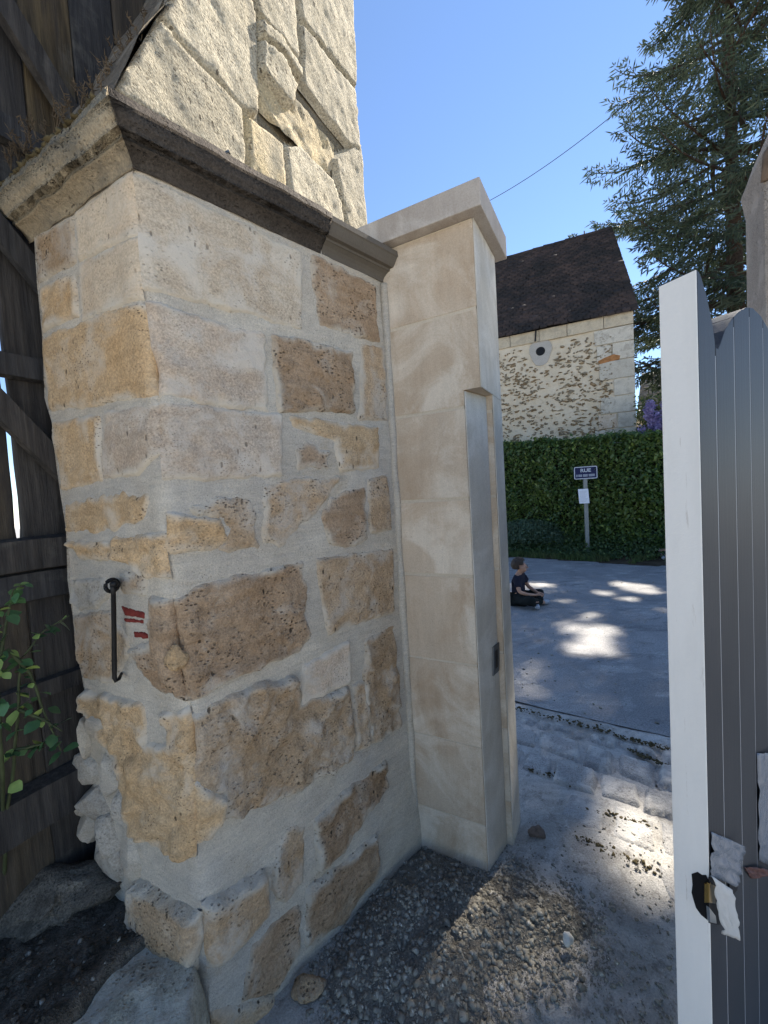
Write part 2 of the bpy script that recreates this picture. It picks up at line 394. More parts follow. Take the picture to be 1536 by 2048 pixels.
STONES = [
 # right (splayed) face
 ([(FR, [(275, 352), (420, 418), (598, 506), (603, 590), (600, 655), (465, 618), (297, 578)])], PALE, dict(rough=.004)),
 ([(FR, [(625, 512), (690, 545), (748, 574), (757, 680), (719, 673), (641, 649), (627, 579)])], BROWN, dict(proud=.005)),
 ([(FL, [(87, 678), (200, 634), (294, 606), (292, 700), (304, 784), (200, 806), (103, 818)])], OCHRE, dict(rough=.004)),
 ([(FR, [(297, 606), (400, 640), (523, 672), (535, 800), (531, 817), (406, 803), (306, 790), (300, 700)])], PINK, dict(rough=.007, ragged=.018)),
 ([(FR, [(545, 673), (609, 684), (699, 706), (707, 821), (640, 821), (562, 821), (553, 762)])], BROWN, dict(rough=.013, proud=.008)),
 ([(FR, [(723, 692), (764, 696), (772, 838), (719, 837)])], TAN, {}),
 ([(FL, [(207, 828), (309, 806), (316, 905), (273, 948), (208, 955)]), (FR, [(309, 806), (437, 821), (560, 833), (560, 948), (437, 955), (348, 958), (316, 905)])], PINK, dict(ragged=.010)),
 ([(FR, [(586, 837), (680, 848), (754, 858), (756, 934), (680, 940), (668, 880), (620, 862), (586, 852)])], OCHRE, {}),
 ([(FR, [(594, 899), (617, 887), (656, 907), (656, 934), (594, 934)])], BROWN, dict(rough=.010, ragged=.018)),
 ([(FR, [(527, 972), (600, 962), (676, 958), (645, 1005), (600, 1050), (560, 1090), (530, 1078), (529, 1016)])], TAN, dict(rough=.008, ragged=.018)),
 ([(FR, [(660, 997), (726, 977), (730, 1075), (690, 1094), (660, 1084), (648, 1036)])], BROWN, dict(ragged=.018)),
 ([(FR, [(736, 960), (770, 955), (778, 1058), (738, 1066)])], TAN, {}),
 ([(FR, [(385, 1016), (440, 1000), (497, 1000), (516, 1088), (470, 1098), (440, 1096), (470, 1060), (452, 1030), (400, 1028)])], TAN, dict(ragged=.02)),
 ([(FL, [(137, 1088), (191, 1088), (260, 1078), (316, 1071), (326, 1108), (318, 1150), (284, 1149), (239, 1115), (164, 1115)]), (FR, [(316, 1036), (360, 1030), (434, 1040), (453, 1075), (430, 1095), (324, 1100)])], OCHRE, dict(rough=.013, proud=.008)),
 ([(FR, [(635, 1121), (700, 1110), (783, 1100), (787, 1221), (720, 1245), (660, 1265), (646, 1213)])], TAN, dict(rough=.007)),
 ([(FL, [(301, 1198), (343, 1207), (349, 1303), (358, 1369), (356, 1405), (305, 1370), (260, 1303), (305, 1281)]),
   (FR, [(335, 1215), (393, 1174), (480, 1156), (603, 1127), (615, 1197), (603, 1230), (619, 1268), (598, 1298), (455, 1357), (358, 1406), (352, 1300)])], BROWN, dict(rough=.015, proud=.010)),
 ([(FR, [(607, 1330), (697, 1285), (701, 1362), (607, 1408)])], PINK, dict(rough=.007)),
 ([(FR, [(734, 1282), (787, 1252), (799, 1451), (742, 1484), (730, 1400)])], TAN, dict(rough=.015, proud=.009)),
 ([(FR, [(708, 1372), (728, 1364), (738, 1484), (711, 1500)])], TAN, dict(rough=.015, proud=.009)),
 ([(FR, [(368, 1437), (496, 1377), (590, 1357), (603, 1410), (697, 1377), (701, 1512), (599, 1574), (480, 1627), (443, 1627), (434, 1586), (368, 1574)])], TAN, dict(rough=.018, proud=.012, ragged=.016)),
 ([(FL, [(168, 1386), (235, 1398), (286, 1417), (289, 1490), (333, 1490), (317, 1430), (362, 1425), (366, 1474), (368, 1576), (370, 1698), (317, 1687), (270, 1658), (260, 1592), (235, 1512), (171, 1414)]),
   (FR, [(366, 1578), (440, 1592), (432, 1640), (400, 1675), (368, 1698)])], OCHRE, dict(rough=.018, proud=.014, ragged=.014)),
 ([(FR, [(629, 1640), (690, 1582), (768, 1525), (772, 1570), (720, 1628), (690, 1685), (635, 1732)])], BROWN, dict(rough=.015, proud=.009)),
 ([(FR, [(574, 1659), (606, 1655), (597, 1755), (565, 1796), (542, 1773), (547, 1737)])], TAN, dict(rough=.013, proud=.008)),
 ([(FL, [(282, 1762), (330, 1790), (384, 1823), (384, 1960), (330, 1935), (282, 1920)]), (FR, [(381, 1823), (450, 1782), (519, 1746), (526, 1812), (483, 1851), (405, 1922), (384, 1950)])], TAN, dict(proud=.034, edge=.012, depth=.02, rough=.007)),
 ([(FR, [(610, 1775), (674, 1728), (745, 1664), (748, 1735), (680, 1838), (606, 1880)])], BROWN, dict(rough=.010, proud=.008, depth=.014)),
 ([(FR, [(501, 1885), (592, 1807), (590, 1890), (547, 1960), (474, 1990)])], BROWN, dict(rough=.010, proud=.010, depth=.014)),
 ([(FR, [(405, 2030), (470, 2000), (535, 1985), (520, 2040), (440, 2100)])], TAN, dict(rough=.010, proud=.010, depth=.014)),
 # left face
 ([(FL, [(155, 428), (270, 342), (277, 465), (160, 518)])], CREAM, dict(rough=.003, ragged=.006)),
 ([(FL, [(70, 476), (145, 436), (150, 522), (77, 558)])], TAN, dict(rough=.003, ragged=.008)),
 ([(FL, [(160, 530), (280, 474), (290, 588), (165, 643)])], CREAM, dict(rough=.003, ragged=.006)),
 ([(FL, [(82, 578), (147, 551), (154, 630), (87, 660)])], OCHRE, dict(rough=.006)),
 ([(FL, [(106, 848), (195, 833), (203, 958), (122, 978), (111, 893)])], OCHRE, dict(rough=.005)),
 ([(FL, [(133, 1011), (239, 992), (290, 996), (284, 1030), (219, 1060), (135, 1060)])], OCHRE, dict(rough=.006, ragged=.02)),
 ([(FL, [(138, 1163), (203, 1160), (219, 1186), (197, 1211), (159, 1217), (142, 1205)])], GREY, dict(rough=.004)),
 ([(FL, [(148, 1232), (219, 1224), (254, 1278), (254, 1309), (228, 1363), (170, 1354), (154, 1290)])], TAN, dict(rough=.006)),
 ([(FL, [(240, 1150), (290, 1150), (292, 1186), (250, 1184)])], TAN, dict(rough=.004)),
]
for patches, m, kw in STONES: stone(pillar, patches, m, **kw)
BRICK = plain('red_brick_scrap', (0.23, 0.045, 0.035), 0.9, 0.1, 0.2, 60, bump=0.6)
for pp in ([(244, 1212), (290, 1225), (290, 1236), (252, 1230)], [(249, 1235), (288, 1240), (288, 1247), (252, 1243)], [(270, 1263), (297, 1267), (297, 1277), (271, 1273)]):
    stone(pillar, [(FL, pp)], BRICK, 'brick', proud=.003, edge=.004, cell=.0025, rough=.002, ragged=.004, fine=70, grow=-.001, smear=.003)
# loose rubble core showing at the lower left edge
def blob(name, c, r, mat, parent=None, seed=0, sub=3, amp=0.35, fr=2.0, facets=0, **kw):
    bm = bmesh.new(); bmesh.ops.create_icosphere(bm, subdivisions=sub, radius=1)
    V = np.array([v.co[:] for v in bm.verts]); F = np.array([[v.index for v in f.verts] for f in bm.faces]); bm.free()
    V = V * (1 + amp * fbm(V * fr + seed * 7.7, seed, 4) * 1.4 + 0.1 * amp * fbm(V * fr * 5 + seed, seed, 3))[:, None]
    if facets:
        fr_ = np.random.default_rng(seed + 50)
        for _ in range(facets):
            nn = fr_.normal(0, 1, 3); nn /= np.linalg.norm(nn); ex = np.clip(V @ nn - fr_.uniform(.58, .92), 0, None); V = V - ex[:, None] * nn * .92
        V = V + .05 * fbm(V * 6 + seed, seed, 4)[:, None] * V
    return obj(name, V * np.asarray(r) + np.asarray(c), F, mat, parent, True, **kw)
for i, (x, y, w, h) in enumerate([(178, 1536, 36, 26), (222, 1548, 30, 34), (166, 1592, 24, 24), (205, 1612, 40, 34), (182, 1648, 26, 26), (222, 1672, 30, 36), (250, 1610, 18, 40), (170, 1470, 16, 40), (196, 1452, 26, 34), (232, 1722, 34, 26), (262, 1700, 22, 40)]):
    c = on_wall(x, y, FL.O, AZ_A); dist = np.linalg.norm(c - EYE); k = dist / FPX * 0.86
    blob('rubble_stone', c - nL * 0.016, (w * k * 1.1, 0.05, h * k * 1.25), (GREY, MORTAR, GREY)[i % 3] if i not in (7, 8) else MORTAR, pillar, i + 1, 4, 0.3, 1.5, facets=11)
cch = on_wall(352, 1318, C0, AZ_R); blob('stone_chip', cch + nR * .002 - nL * .0, (.030, .022, .036), OCHRE, pillar, 61, 4, .5, 1.8, facets=9)
# ------------------------------------------------------------------ cornice of the pillar
def solve_miter(px, base, mit):
    """where the sight line meets the upright plane through base along mit: (offset along mit, z)"""
    d = ray(*px); n = np.array([mit[1], -mit[0], 0.0]); t = (n @ (base - EYE)) / (n @ d); p = EYE + d * t
    return (p - base)[:2] @ mit[:2] / (mit[:2] @ mit[:2]), p[2]
p_tip, z_tip = solve_miter((215, 172), C0, MIT)
p_tip = min(max(p_tip, 0.05), 0.16)
CH = z_tip - z_c_bot
prof = [(0.0, -0.004), (0.03, 0.0), (0.03, 0.07), (0.10, 0.17), (0.22, 0.26), (0.40, 0.335), (0.47, 0.345), (0.47, 0.345), (0.48, 0.43), (0.48, 0.43), (0.70, 0.44), (0.70, 0.44), (0.80, 0.54), (0.96, 0.76), (0.96, 0.76), (1.03, 0.80), (1.03, 0.80), (1.0, 1.0), (1.0, 1.0), (0.0, 1.03), (-0.8, 1.03)]
prof = [(a * p_tip, z_c_bot + b * CH) for a, b in prof]
def cornice_part(name, mat, stations, amp, label=None, cap=True, scale=1.0):
    """stations: list of (base point, outward vector) along the path"""
    V = []; k = len(prof)
    for b, o in stations:
        for a, z in prof: V.append(b + o * a * (scale if a > 0 else 1) + np.array([0, 0, z]))
    V = np.array(V); V[:, :2] += (amp * fbm(V * 14, 71, 4))[:, None] * np.array([stations[0][1][0], stations[0][1][1]]); V[:, 2] += amp * 0.7 * fbm(V * 12, 75, 4)
    F = [(i * k + j, (i + 1) * k + j, (i + 1) * k + j + 1, i * k + j + 1) for i in range(len(stations) - 1) for j in range(k - 1)]
    if cap: F += [tuple(range(k)), tuple(range((len(stations) - 1) * k, len(stations) * k))[::-1]]
    m = MB(); m.add(V, F); return m.build(name, mat, pillar, amp > 0.004, label=label)
sL = [(C0 + Ld * u, nL) for u in np.linspace(LLEN + 0.02, 0.07, 34)] + [(C0 + Ld * u, nL * (u / .07) + MIT * (1 - u / .07)) for u in (0.035, 0.0)]
uj = FR.uv(640, 492)[0]
sR = [(C0, MIT)] + [(C0 + Rd * u, MIT * (1 - u / .07) + nR * (u / .07)) for u in (0.035,)] + [(C0 + Rd * u, nR) for u in np.linspace(0.07, uj, 40)]
uend = FR.uv(762, 560)[0]
sG = [(C0 + Rd * u, nR) for u in np.linspace(uj + 0.004, RLEN + 0.035, 4)]
cornice_part('cornice', CORNICE_TAN, sL, 0.010, 'weathered tan cornice over the left face')
cornice_part('cornice', CORNICE_DARK, sR, 0.006, 'blackened cornice over the right face')
cornice_part('cornice', CORNICE_GREY, sG, 0.0, 'smooth grey repaired end of the cornice', scale=0.86)
topz = z_tip
m = MB(); m.prism([C0 - MIT * 0.02, D0 + Rd * 0.02, D0 + B * 0.45, LE + B * 0.45, LE], ZTOP - 0.02, topz - 0.004); m.build('top_bed', CORNICE_TAN, pillar)

# ------------------------------------------------------------------ raking stone wall standing on the pillar
T0 = C0 + MIT * (p_tip * 0.80); T0[2] = topz
nB = np.array([B[1], -B[0], 0.0]);  nB = nB if nB @ (EYE - T0) > 0 else -nB
FU = Face(np.array([T0[0], T0[1], 0.0]), B, nB, AZ_B)
u_end = float(FU.uv(720, 222)[0]); ZU = 5.4
r1 = FU.uv(340, 0); r0 = np.array([0.0, topz]); slope = (r1[0] - r0[0]) / (r1[1] - r0[1])
FU.clip = lambda u, z: np.minimum(np.maximum(u, slope * (z - topz) - .002), u_end + .002)
wall = thing('stone_wall', 'sunlit weathered block wall with a raking end above the pillar cornice', 'wall', T0)
THK = 0.46
jp = [np.array([u, z]) for u, z in ((0, topz - .01), (u_end, topz - .01), (u_end, ZU), (slope * (ZU - topz), ZU))]
m = MB(); m.extrude([FU.O + B * u + np.array([0, 0, z]) - nB * 0.028 + B * (0.016 if i in (0, 3) else -0.016) for i, (u, z) in enumerate(jp)], -nB * (THK - 0.03))
m.build('mortar_core', JOINT_DARK, wall)
U_ST = [
 ([(215, 168), (322, 38), (350, 78), (418, 148), (486, 220), (492, 345)], WEATHERED),
 ([(328, 32), (352, -30), (492, -30), (512, 28), (518, 228), (482, 212), (422, 142), (354, 72)], WEATHERED),
 ([(500, -30), (588, -30), (597, 118), (562, 78), (518, 28)], WEATHERED),
 ([(521, 82), (562, 120), (592, 175), (582, 212), (548, 175), (521, 138)], WEATHERED),
 ([(518, 42), (556, 74), (598, 138), (601, 164), (567, 112), (522, 72)], WEATHERED),
 ([(500, 228), (563, 288), (573, 390), (501, 345)], WEATHERED_WARM),
 ([(603, 48), (713, 182), (722, 298), (697, 285), (607, 168)], WEATHERED),
 ([(596, -30), (740, -30), (745, 178), (713, 174), (605, 38)], WEATHERED),
 ([(572, 294), (602, 290), (667, 360), (682, 402), (693, 470), (580, 395)], WEATHERED),
 ([(672, 318), (738, 305), (745, 480), (698, 465), (686, 398)], WEATHERED),
]
def rake_clip(poly):
    out = []
    for u, z in poly: out.append((min(max(u, slope * (z - topz)), u_end), max(z, topz - 0.02)))
    return out
def u_stone(poly, mat, seed, **kw):
    v, f, sm = stone_patch(FU, poly, seed=seed, smear=.001, **kw); obj('stone', v, f, mat, wall, True)
for i, (pp, mt) in enumerate(U_ST):
    u_stone(rake_clip([FU.uv(*p) for p in pp]), mt, 300 + i * 7, proud=.004 + .012 * (i in (3, 4)), edge=.012, cell=.010, rough=.005, ragged=.006, fine=20, depth=.02, grow=.005, clampin=False)
u_stone(rake_clip([FU.uv(*p) for p in [(523, 140), (548, 178), (584, 216), (597, 205), (640, 250), (672, 296), (655, 318), (600, 286), (560, 245), (535, 200)]]), WEATHERED_WARM, 411, proud=-.012, edge=.02, cell=.011, rough=.012, depth=.016, grow=.03, clampin=False)
# courses above the frame
zc = 3.95 - 0.0
zf = float(FU.uv(600, -30)[1])
for r_ in range(4):
    z0 = 4.25 + r_ * 0.29; u = slope * (z0 + .29 - topz)
    while u < u_end - 0.1:
        w = random.uniform(.3, .5); u2 = min(u + w, u_end); u_stone([(u, z0), (u2 - .012, z0), (u2 - .012, z0 + .28), (u, z0 + .28)], WEATHERED, 500 + r_ * 9 + int(u * 50), proud=.004, edge=.016, cell=.03, rough=.012, depth=.03)
        u = u2
RAKE = stone_mat('lichened_raking_stone', (.20, .17, .13), (.13, .11, .085), film=(.30, .26, .2), film_lo=.52, film_hi=.66, pore=.4, bump=1.0, grain=.5)
# the raking end: a capping strip of flat stones
nEnd = -B * 0.96
for i in range(7):
    z0, z1 = topz + i * 0.38, topz + (i + 1) * 0.38 - 0.01
    a = FU.O + B * (slope * (z0 - topz)) + np.array([0, 0, z0]); b = FU.O + B * (slope * (z1 - topz)) + np.array([0, 0, z1])
    V = []; nu_, nv_ = 16, 14
    for j in range(nv_):
        for k in range(nu_):
            p = a + (b - a) * j / (nv_ - 1) - nB * ((THK + 0.03) * k / (nu_ - 1) - 0.010)
            e = min(j, nv_ - 1 - j, 2) / 2
            p = p - B * (0.006 + 0.010 * mnoise.noise(Vector(p * 9)) + 0.006 * e); V.append(p)
    F = [(j * nu_ + k, j * nu_ + k + 1, (j + 1) * nu_ + k + 1, (j + 1) * nu_ + k) for j in range(nv_ - 1) for k in range(nu_ - 1)]
    obj('stone', V, F, RAKE, wall, True)
# right end of the wall
for i in range(9):
    z0 = topz + i * 0.3; p = FU.O + B * (u_end - 0.01) + np.array([0, 0, z0])
    mm = MB(); mm.box(p - nB * 0.02, B * 0.014, -nB * (THK - .05), np.array([0, 0, 0.285])); mm.build('stone', WEATHERED, wall, bevel=.003)

# ------------------------------------------------------------------ new dressed gate post
Fp = on_wall(927, 782, D0, AZ_A); Fp[2] = 0       # front edge of the rebated part
Ff = on_wall(944, 437, D0, AZ_A); Ff[2] = 0       # full corner
Rb_ = None
reb = float(np.linalg.norm((Ff - Fp)[:2])); rebL = 0.16
tt = ray(1000, 900); M2 = np.array([[B[0], -tt[0]], [B[1], -tt[1]]]); sB = float(np.linalg.solve(M2, (EYE - Ff)[:2])[0])
sB = min(max(sB, 0.3), 0.6)
Rb_ = Ff + B * rebL - A * reb * .42
post = thing('gate_post', 'new smooth limestone gate post with flat cap and rebated front edge', 'gate post', Fp)
def zA(x, y): return float(on_wall(x, y, D0, AZ_A)[2])
z_reb = zA(927, 780); z_cap = zA(944, 437) + 0.006
zj = [-0.05, (zA(838, 1610) + zA(968, 1650)) / 2, (zA(828, 1465) + zA(965, 1495)) / 2, (zA(815, 1313) + zA(955, 1333)) / 2, zA(870, 1150), (zA(795, 1003) + zA(935, 998)) / 2, (zA(785, 838) + zA(930, 812)) / 2, (zA(765, 655) + zA(948, 628)) / 2, z_cap]
Dn = D0 - A * 0.03
def section(z, ins=0.0):
    """plan of the post; below z_reb the front corner is cut back for the gate leaf"""
    e = ins
    a = Dn + B * e; f = Fp; w = Ff; bk = Ff + B * (sB - e)
    if z < z_reb: pts = [a, Fp + B * e - A * e, Rb_ + B * e - A * e, Ff + B * (rebL + e) - A * e, bk - A * e, Dn + B * (sB - e)]
    else: pts = [a, Ff + B * e - A * e, bk - A * e, Dn + B * (sB - e)]
    return pts
def slab(name, z0, z1, mat, ins=0, bevel=.0025):
    m = MB(); m.prism(section((z0 + z1) / 2, ins), z0, z1); return m.build(name, mat, post, bevel=bevel)
PJOINT = stone_mat('pale_pointing', (0.55, 0.475, 0.37), (0.52, 0.44, 0.33), grain=0.12, bump=0.3)
slab('mortar_core', -0.04, z_reb + .01, PJOINT, 0.002, 0); slab('mortar_core', z_reb + .012, z_cap - .002, PJOINT, 0.002, 0)
for i in range(len(zj) - 1):
    g = 0.009 if i >= 3 else 0.003
    z0, z1 = zj[i] + g * 0.7, zj[i + 1] - g * 0.7
    mt = DRESSED
    if z0 < z_reb < z1:
        m = MB(); m.prism(section(z0, 0), z0, z_reb); m.prism(section(z1, 0), z_reb, z1); m.build('block', mt, post)
    else: slab('block', z0, z1, mt)
# thin added sheets, skylight on the rebate and gate side put into their colour
FACE = DRESSED_SKYLIT
m = MB(); rv = Rb_ - Fp; rv = rv / np.linalg.norm(rv); m.box(Fp + A * 0.001 + rv * 0.004, A * 0.003, rv * (np.linalg.norm(Rb_ - Fp) - 0.006), np.array([0, 0, z_reb - 0.004])); m.build('rebate_sky_tint', FACE, post)
m = MB(); m.box(Ff + A * 0.001 + B * (rebL + .003), A * 0.003, B * (sB - rebL - .004), np.array([0, 0, z_reb])); m.build('side_sky_tint', FACE, post)
m = MB(); m.box(Ff + A * 0.001 + B * .003 + np.array([0, 0, z_reb + .002]), A * 0.003, B * (sB - .004), np.array([0, 0, z_cap - z_reb - .004])); m.build('side_sky_tint', FACE, post)
# mortar fillet in the inner corner
m = MB(); m.tube([D0 + np.array([0, 0, z]) + nR * 0.004 + 0.004 * np.array([mnoise.noise(Vector((z * 7, 1, 1))), mnoise.noise(Vector((z * 7, 5, 1))), 0]) for z in np.linspace(0.05, z_c_bot - 0.01, 70)], [0.016 + 0.007 * mnoise.noise(Vector((z * 5, 2, 9))) for z in np.linspace(0.05, z_c_bot, 70)], 8)
m.build('mortar_fillet', MORTAR, post, True)
# cap
MP = (-B + A); nA = -B
p_cap, zc0 = solve_miter((961.6, 410), Ff, MP)
p_cap = min(max(p_cap, 0.03), 0.09); _, zc1 = solve_miter((959, 353), Ff, MP)
cap_l = on_wall(700, 465, Ff + nA * p_cap, AZ_A); s_l = float(np.linalg.norm((cap_l - (Ff + MP * p_cap))[:2]))
m = MB(); q = Ff + MP * p_cap
m.prism([q - A * s_l, q, q + B * (sB + 2 * p_cap), q + B * (sB + 2 * p_cap) - A * s_l], z_cap, z_cap + (zc1 - zc0))
o = m.build('cap', dressed_mat('grey_beige_cap', 1.0, .5), post, bevel=.004)
print('CAP', p_cap, zc0, z_cap, zc1, s_l, 'reb', reb, 'sB', sB, 'tip', p_tip, CH, z_c_bot, 'uend', u_end, 'slope', slope, 'RLEN', RLEN, LLEN, 'zreb', z_reb, [round(z, 2) for z in zj])
# strike plate in the rebate
IRON = plain('dark_zinc_plate', (0.13, 0.14, 0.15), 0.45, 0.5, 0.1, 30, 0.7)
BLACK = plain('black_iron', (0.012, 0.011, 0.011), 0.5, 0.4, 0.2, 40, 0.3, 0.4)
def on_reb(x, y): return on_wall(x, y, Fp + A * 0.006, math.degrees(math.atan2(rv[0], rv[1])))
a, b, c, d = on_reb(985, 1294), on_reb(997, 1284), on_reb(997, 1340), on_reb(985, 1352)
m = MB(); m.extrude([a, b, c, d], A * 0.004); pl = m.build('strike_plate', IRON, post)
cc = (a + b + c + d) / 4
m = MB(); m.extrude([cc + (p - cc) * np.array([.35, .35, .62]) + A * 0.0045 for p in (a, b, c, d)], A * 0.001); m.build('latch_slot', BLACK, pl)
# ------------------------------------------------------------------ ground, yard, road
PA = on_ground(1035, 1425); PB = on_ground(1340, 1500); rdir = (PB - PA) / np.linalg.norm(PB - PA); rn = np.array([-rdir[1], rdir[0], 0.0])
if rn[1] < 0: rn = -rn                              # rdir along the street, rn across it, away from the camera
HA = on_ground(1030, 1113); HB = on_ground(1335, 1130); hdir = (HB - HA) / np.linalg.norm(HB - HA); hn = np.array([-hdir[1], hdir[0], 0.0])
if hn[1] < 0: hn = -hn
def graded(lo, hi, a, b, fine, grow=1.22):
    c = list(np.arange(a, b, fine)); s = fine
    x = a
    while x > lo: s *= grow; x -= s; c.insert(0, max(x, lo))
    s = fine; x = c[-1]
    while x < hi: s *= grow; x += s; c.append(min(x, hi))
    return np.array(sorted(set(c)))
gx = graded(-300, 300, -1.4, 2.6, 0.022); gy = graded(-120, 400, 0.35, 3.2, 0.022)
XX, YY = np.meshgrid(gx, gy); P = np.stack([XX.ravel(), YY.ravel(), 0 * XX.ravel()], 1)
near = np.clip(1.6 - np.hypot(P[:, 0] - .6, P[:, 1] - 1.6) / 3.0, 0, 1)
P[:, 2] = near * (0.010 * fbm(P * 2.2, 61, 3) + 0.006 * fbm(P * 11, 62, 3) + 0.003 * fbm(P * 34, 63, 2))
dr = (P - PA) @ rn
P[:, 2] -= 0.05 * np.clip((dr - 0.12) / 0.3, 0, 1)
al = (P - PA) @ rdir
P[:, 2] -= 0.015 * np.clip((dr + .62) / .12, 0, 1) * np.clip((al + .4) / .2, 0, 1) * np.clip((2.4 - al) / .2, 0, 1) * (1 + 0.9 * fbm(P * 4, 66, 3))
idx = np.arange(len(P)).reshape(XX.shape)
GF = np.stack([idx[:-1, :-1].ravel(), idx[:-1, 1:].ravel(), idx[1:, 1:].ravel(), idx[1:, :-1].ravel()], 1)
k = N('dusty_yard_ground', 0.95, 0.15)
c = k.mix((0.56, 0.525, 0.47), (0.38, 0.355, 0.315), k.ramp(k.noise(2.2, 7, 0.72, dist=0.9), 0.44, 0.56))
c = k.mix(c, (0.64, 0.61, 0.56), k.mul(k.ramp(k.noise(4.5, 6, 0.7, dist=0.8), 0.54, 0.66), 0.8))
c = k.mix(c, (0.20, 0.18, 0.155), k.mul(k.ramp(k.noise(17, 6, 0.75), 0.54, 0.66), 0.8))
g = k.noise(180, 3, 0.75); c = k.val(c, k.ramp(g, 0.3, 0.7, 0.75, 1.2))
v = k.voro(38); c = k.mix(c, (0.1, 0.09, 0.08), k.mul(k.ramp(v, 0.06, 0.11, 1, 0), k.ramp(k.noise(5, 3), 0.5, 0.6)))
k.color(c); k.bump(k.add(k.mul(g, 0.5), k.noise(40, 6, 0.75)), 0.8, 0.012)
YARD = k.m
obj('ground', P, GF, YARD, None, True, kind='structure')
# the street: one long sheet
gu = graded(-90, 90, -3, 3.5, 0.06, 1.2); road_w = None
nv = 70; V = []
for u in gu:
    a = PA + rdir * u
    # far edge: meet the verge line
    den = rn @ np.array([-hdir[1], hdir[0], 0]); hnv = np.array([-hdir[1], hdir[0], 0.0]); w = ((HA - a) @ hnv) / (rn @ hnv); w = min(max(w, 2.0), 14.0)
    for j in range(nv):
        t = j / (nv - 1); p = a + rn * (w * t + 0.16 * (1 - t)); V.append(p)
V = np.array(V); V[:, 2] = -0.012 + 0.012 * fbm(V * 0.9, 81, 3) + 0.005 * fbm(V * 5, 82, 3)
idx = np.arange(len(V)).reshape(len(gu), nv)
RF = np.stack([idx[:-1, :-1].ravel(), idx[1:, :-1].ravel(), idx[1:, 1:].ravel(), idx[:-1, 1:].ravel()], 1)
k = N('old_asphalt', 0.9, 0.25)
c = k.mix((0.23, 0.225, 0.22), (0.30, 0.29, 0.28), k.ramp(k.noise(1.3, 6, 0.65), 0.4, 0.62))
c = k.mix(c, (0.40, 0.385, 0.36), k.mul(k.ramp(k.noise(2.6, 7, 0.7, sc=(1, 1.8, 1), dist=0.4), 0.52, 0.66), 0.8))
c = k.mix(c, (0.11, 0.108, 0.11), k.mul(k.ramp(k.noise(1.7, 6, .7, sc=(1, 2.2, 1), dist=1.0), .56, .68), .75)); g = k.noise(110, 2, 0.8); c = k.val(c, k.ramp(g, 0.3, 0.7, 0.65, 1.35)); k.color(c); k.bump(g, 0.6, 0.008)
obj('road', V, RF, k.m, None, True, kind='structure')

# paving stones between yard and street
PAVE = stone_mat('worn_grey_paving_stone', (0.42, 0.40, 0.37), (0.33, 0.315, 0.295), film=(0.56, 0.53, 0.48), film_lo=0.46, film_hi=0.6, pore=0.3, bump=0.7)
pave = bpy.data.objects.new('pavement', None); COL.objects.link(pave); pave['kind'] = 'structure'; pave.location = tuple(PA)
def flat_stone(name, poly, z, proud, mat, parent, seed, cell=0.012, edge=0.018):
    poly = np.array(poly); lo = poly.min(0) - .01; hi = poly.max(0) + .01
    nx = max(5, int((hi[0] - lo[0]) / cell)); ny = max(5, int((hi[1] - lo[1]) / cell))
    X, Y = np.meshgrid(np.linspace(lo[0], hi[0], nx), np.linspace(lo[1], hi[1], ny)); p = np.stack([X.ravel(), Y.ravel()], 1)
    p3 = np.concatenate([p, np.zeros((len(p), 1))], 1)
    d = sd_poly(p, poly) + 0.010 * fbm(p3 * 22, seed, 3)
    t = np.clip((d + .004) / edge, 0, 1); s = t * t * (3 - 2 * t)
    h = z - 0.02 + (0.02 + proud) * s + s * (0.005 * fbm(p3 * 6, seed + 2, 3) + 0.004 * fbm(p3 * 25, seed + 4, 3))
    p3[:, 2] = h; idx = np.arange(nx * ny).reshape(ny, nx)
    q = np.stack([idx[:-1, :-1].ravel(), idx[:-1, 1:].ravel(), idx[1:, 1:].ravel(), idx[1:, :-1].ravel()], 1)
    q = q[d[q].max(1) > -.008]; us = np.unique(q); rm = np.full(len(p), -1); rm[us] = np.arange(len(us))
    return obj(name, p3[us], rm[q], mat, parent, True)
n_ = 0
rows = [(-0.02, 0.10, .10), (-0.14, 0.20, .2), (-0.36, 0.20, .22), (-0.58, 0.20, .22), (-0.80, .2, .24)]
for ri, (off, dep, wid) in enumerate(rows):
    u = -0.75 + 0.06 * ri
    while u < 2.2:
        w = wid * random.uniform(.7, 1.35); c0 = PA + rdir * u + rn * off
        if not (ri >= 3 and u < 0.35) and not (ri == 4 and u < 0.6):
            q = [c0, c0 + rdir * (w - .022), c0 + rdir * (w - .022) - rn * (dep - .02), c0 - rn * (dep - .02)]
            q = [(p + np.array([random.uniform(-.018, .018), random.uniform(-.018, .018), 0]))[:2] for p in q]
            flat_stone('paving_stone', q, 0.0, random.uniform(.005, .011) - .002 * (ri > 2), PAVE, pave, 900 + n_); n_ += 1
        u += w

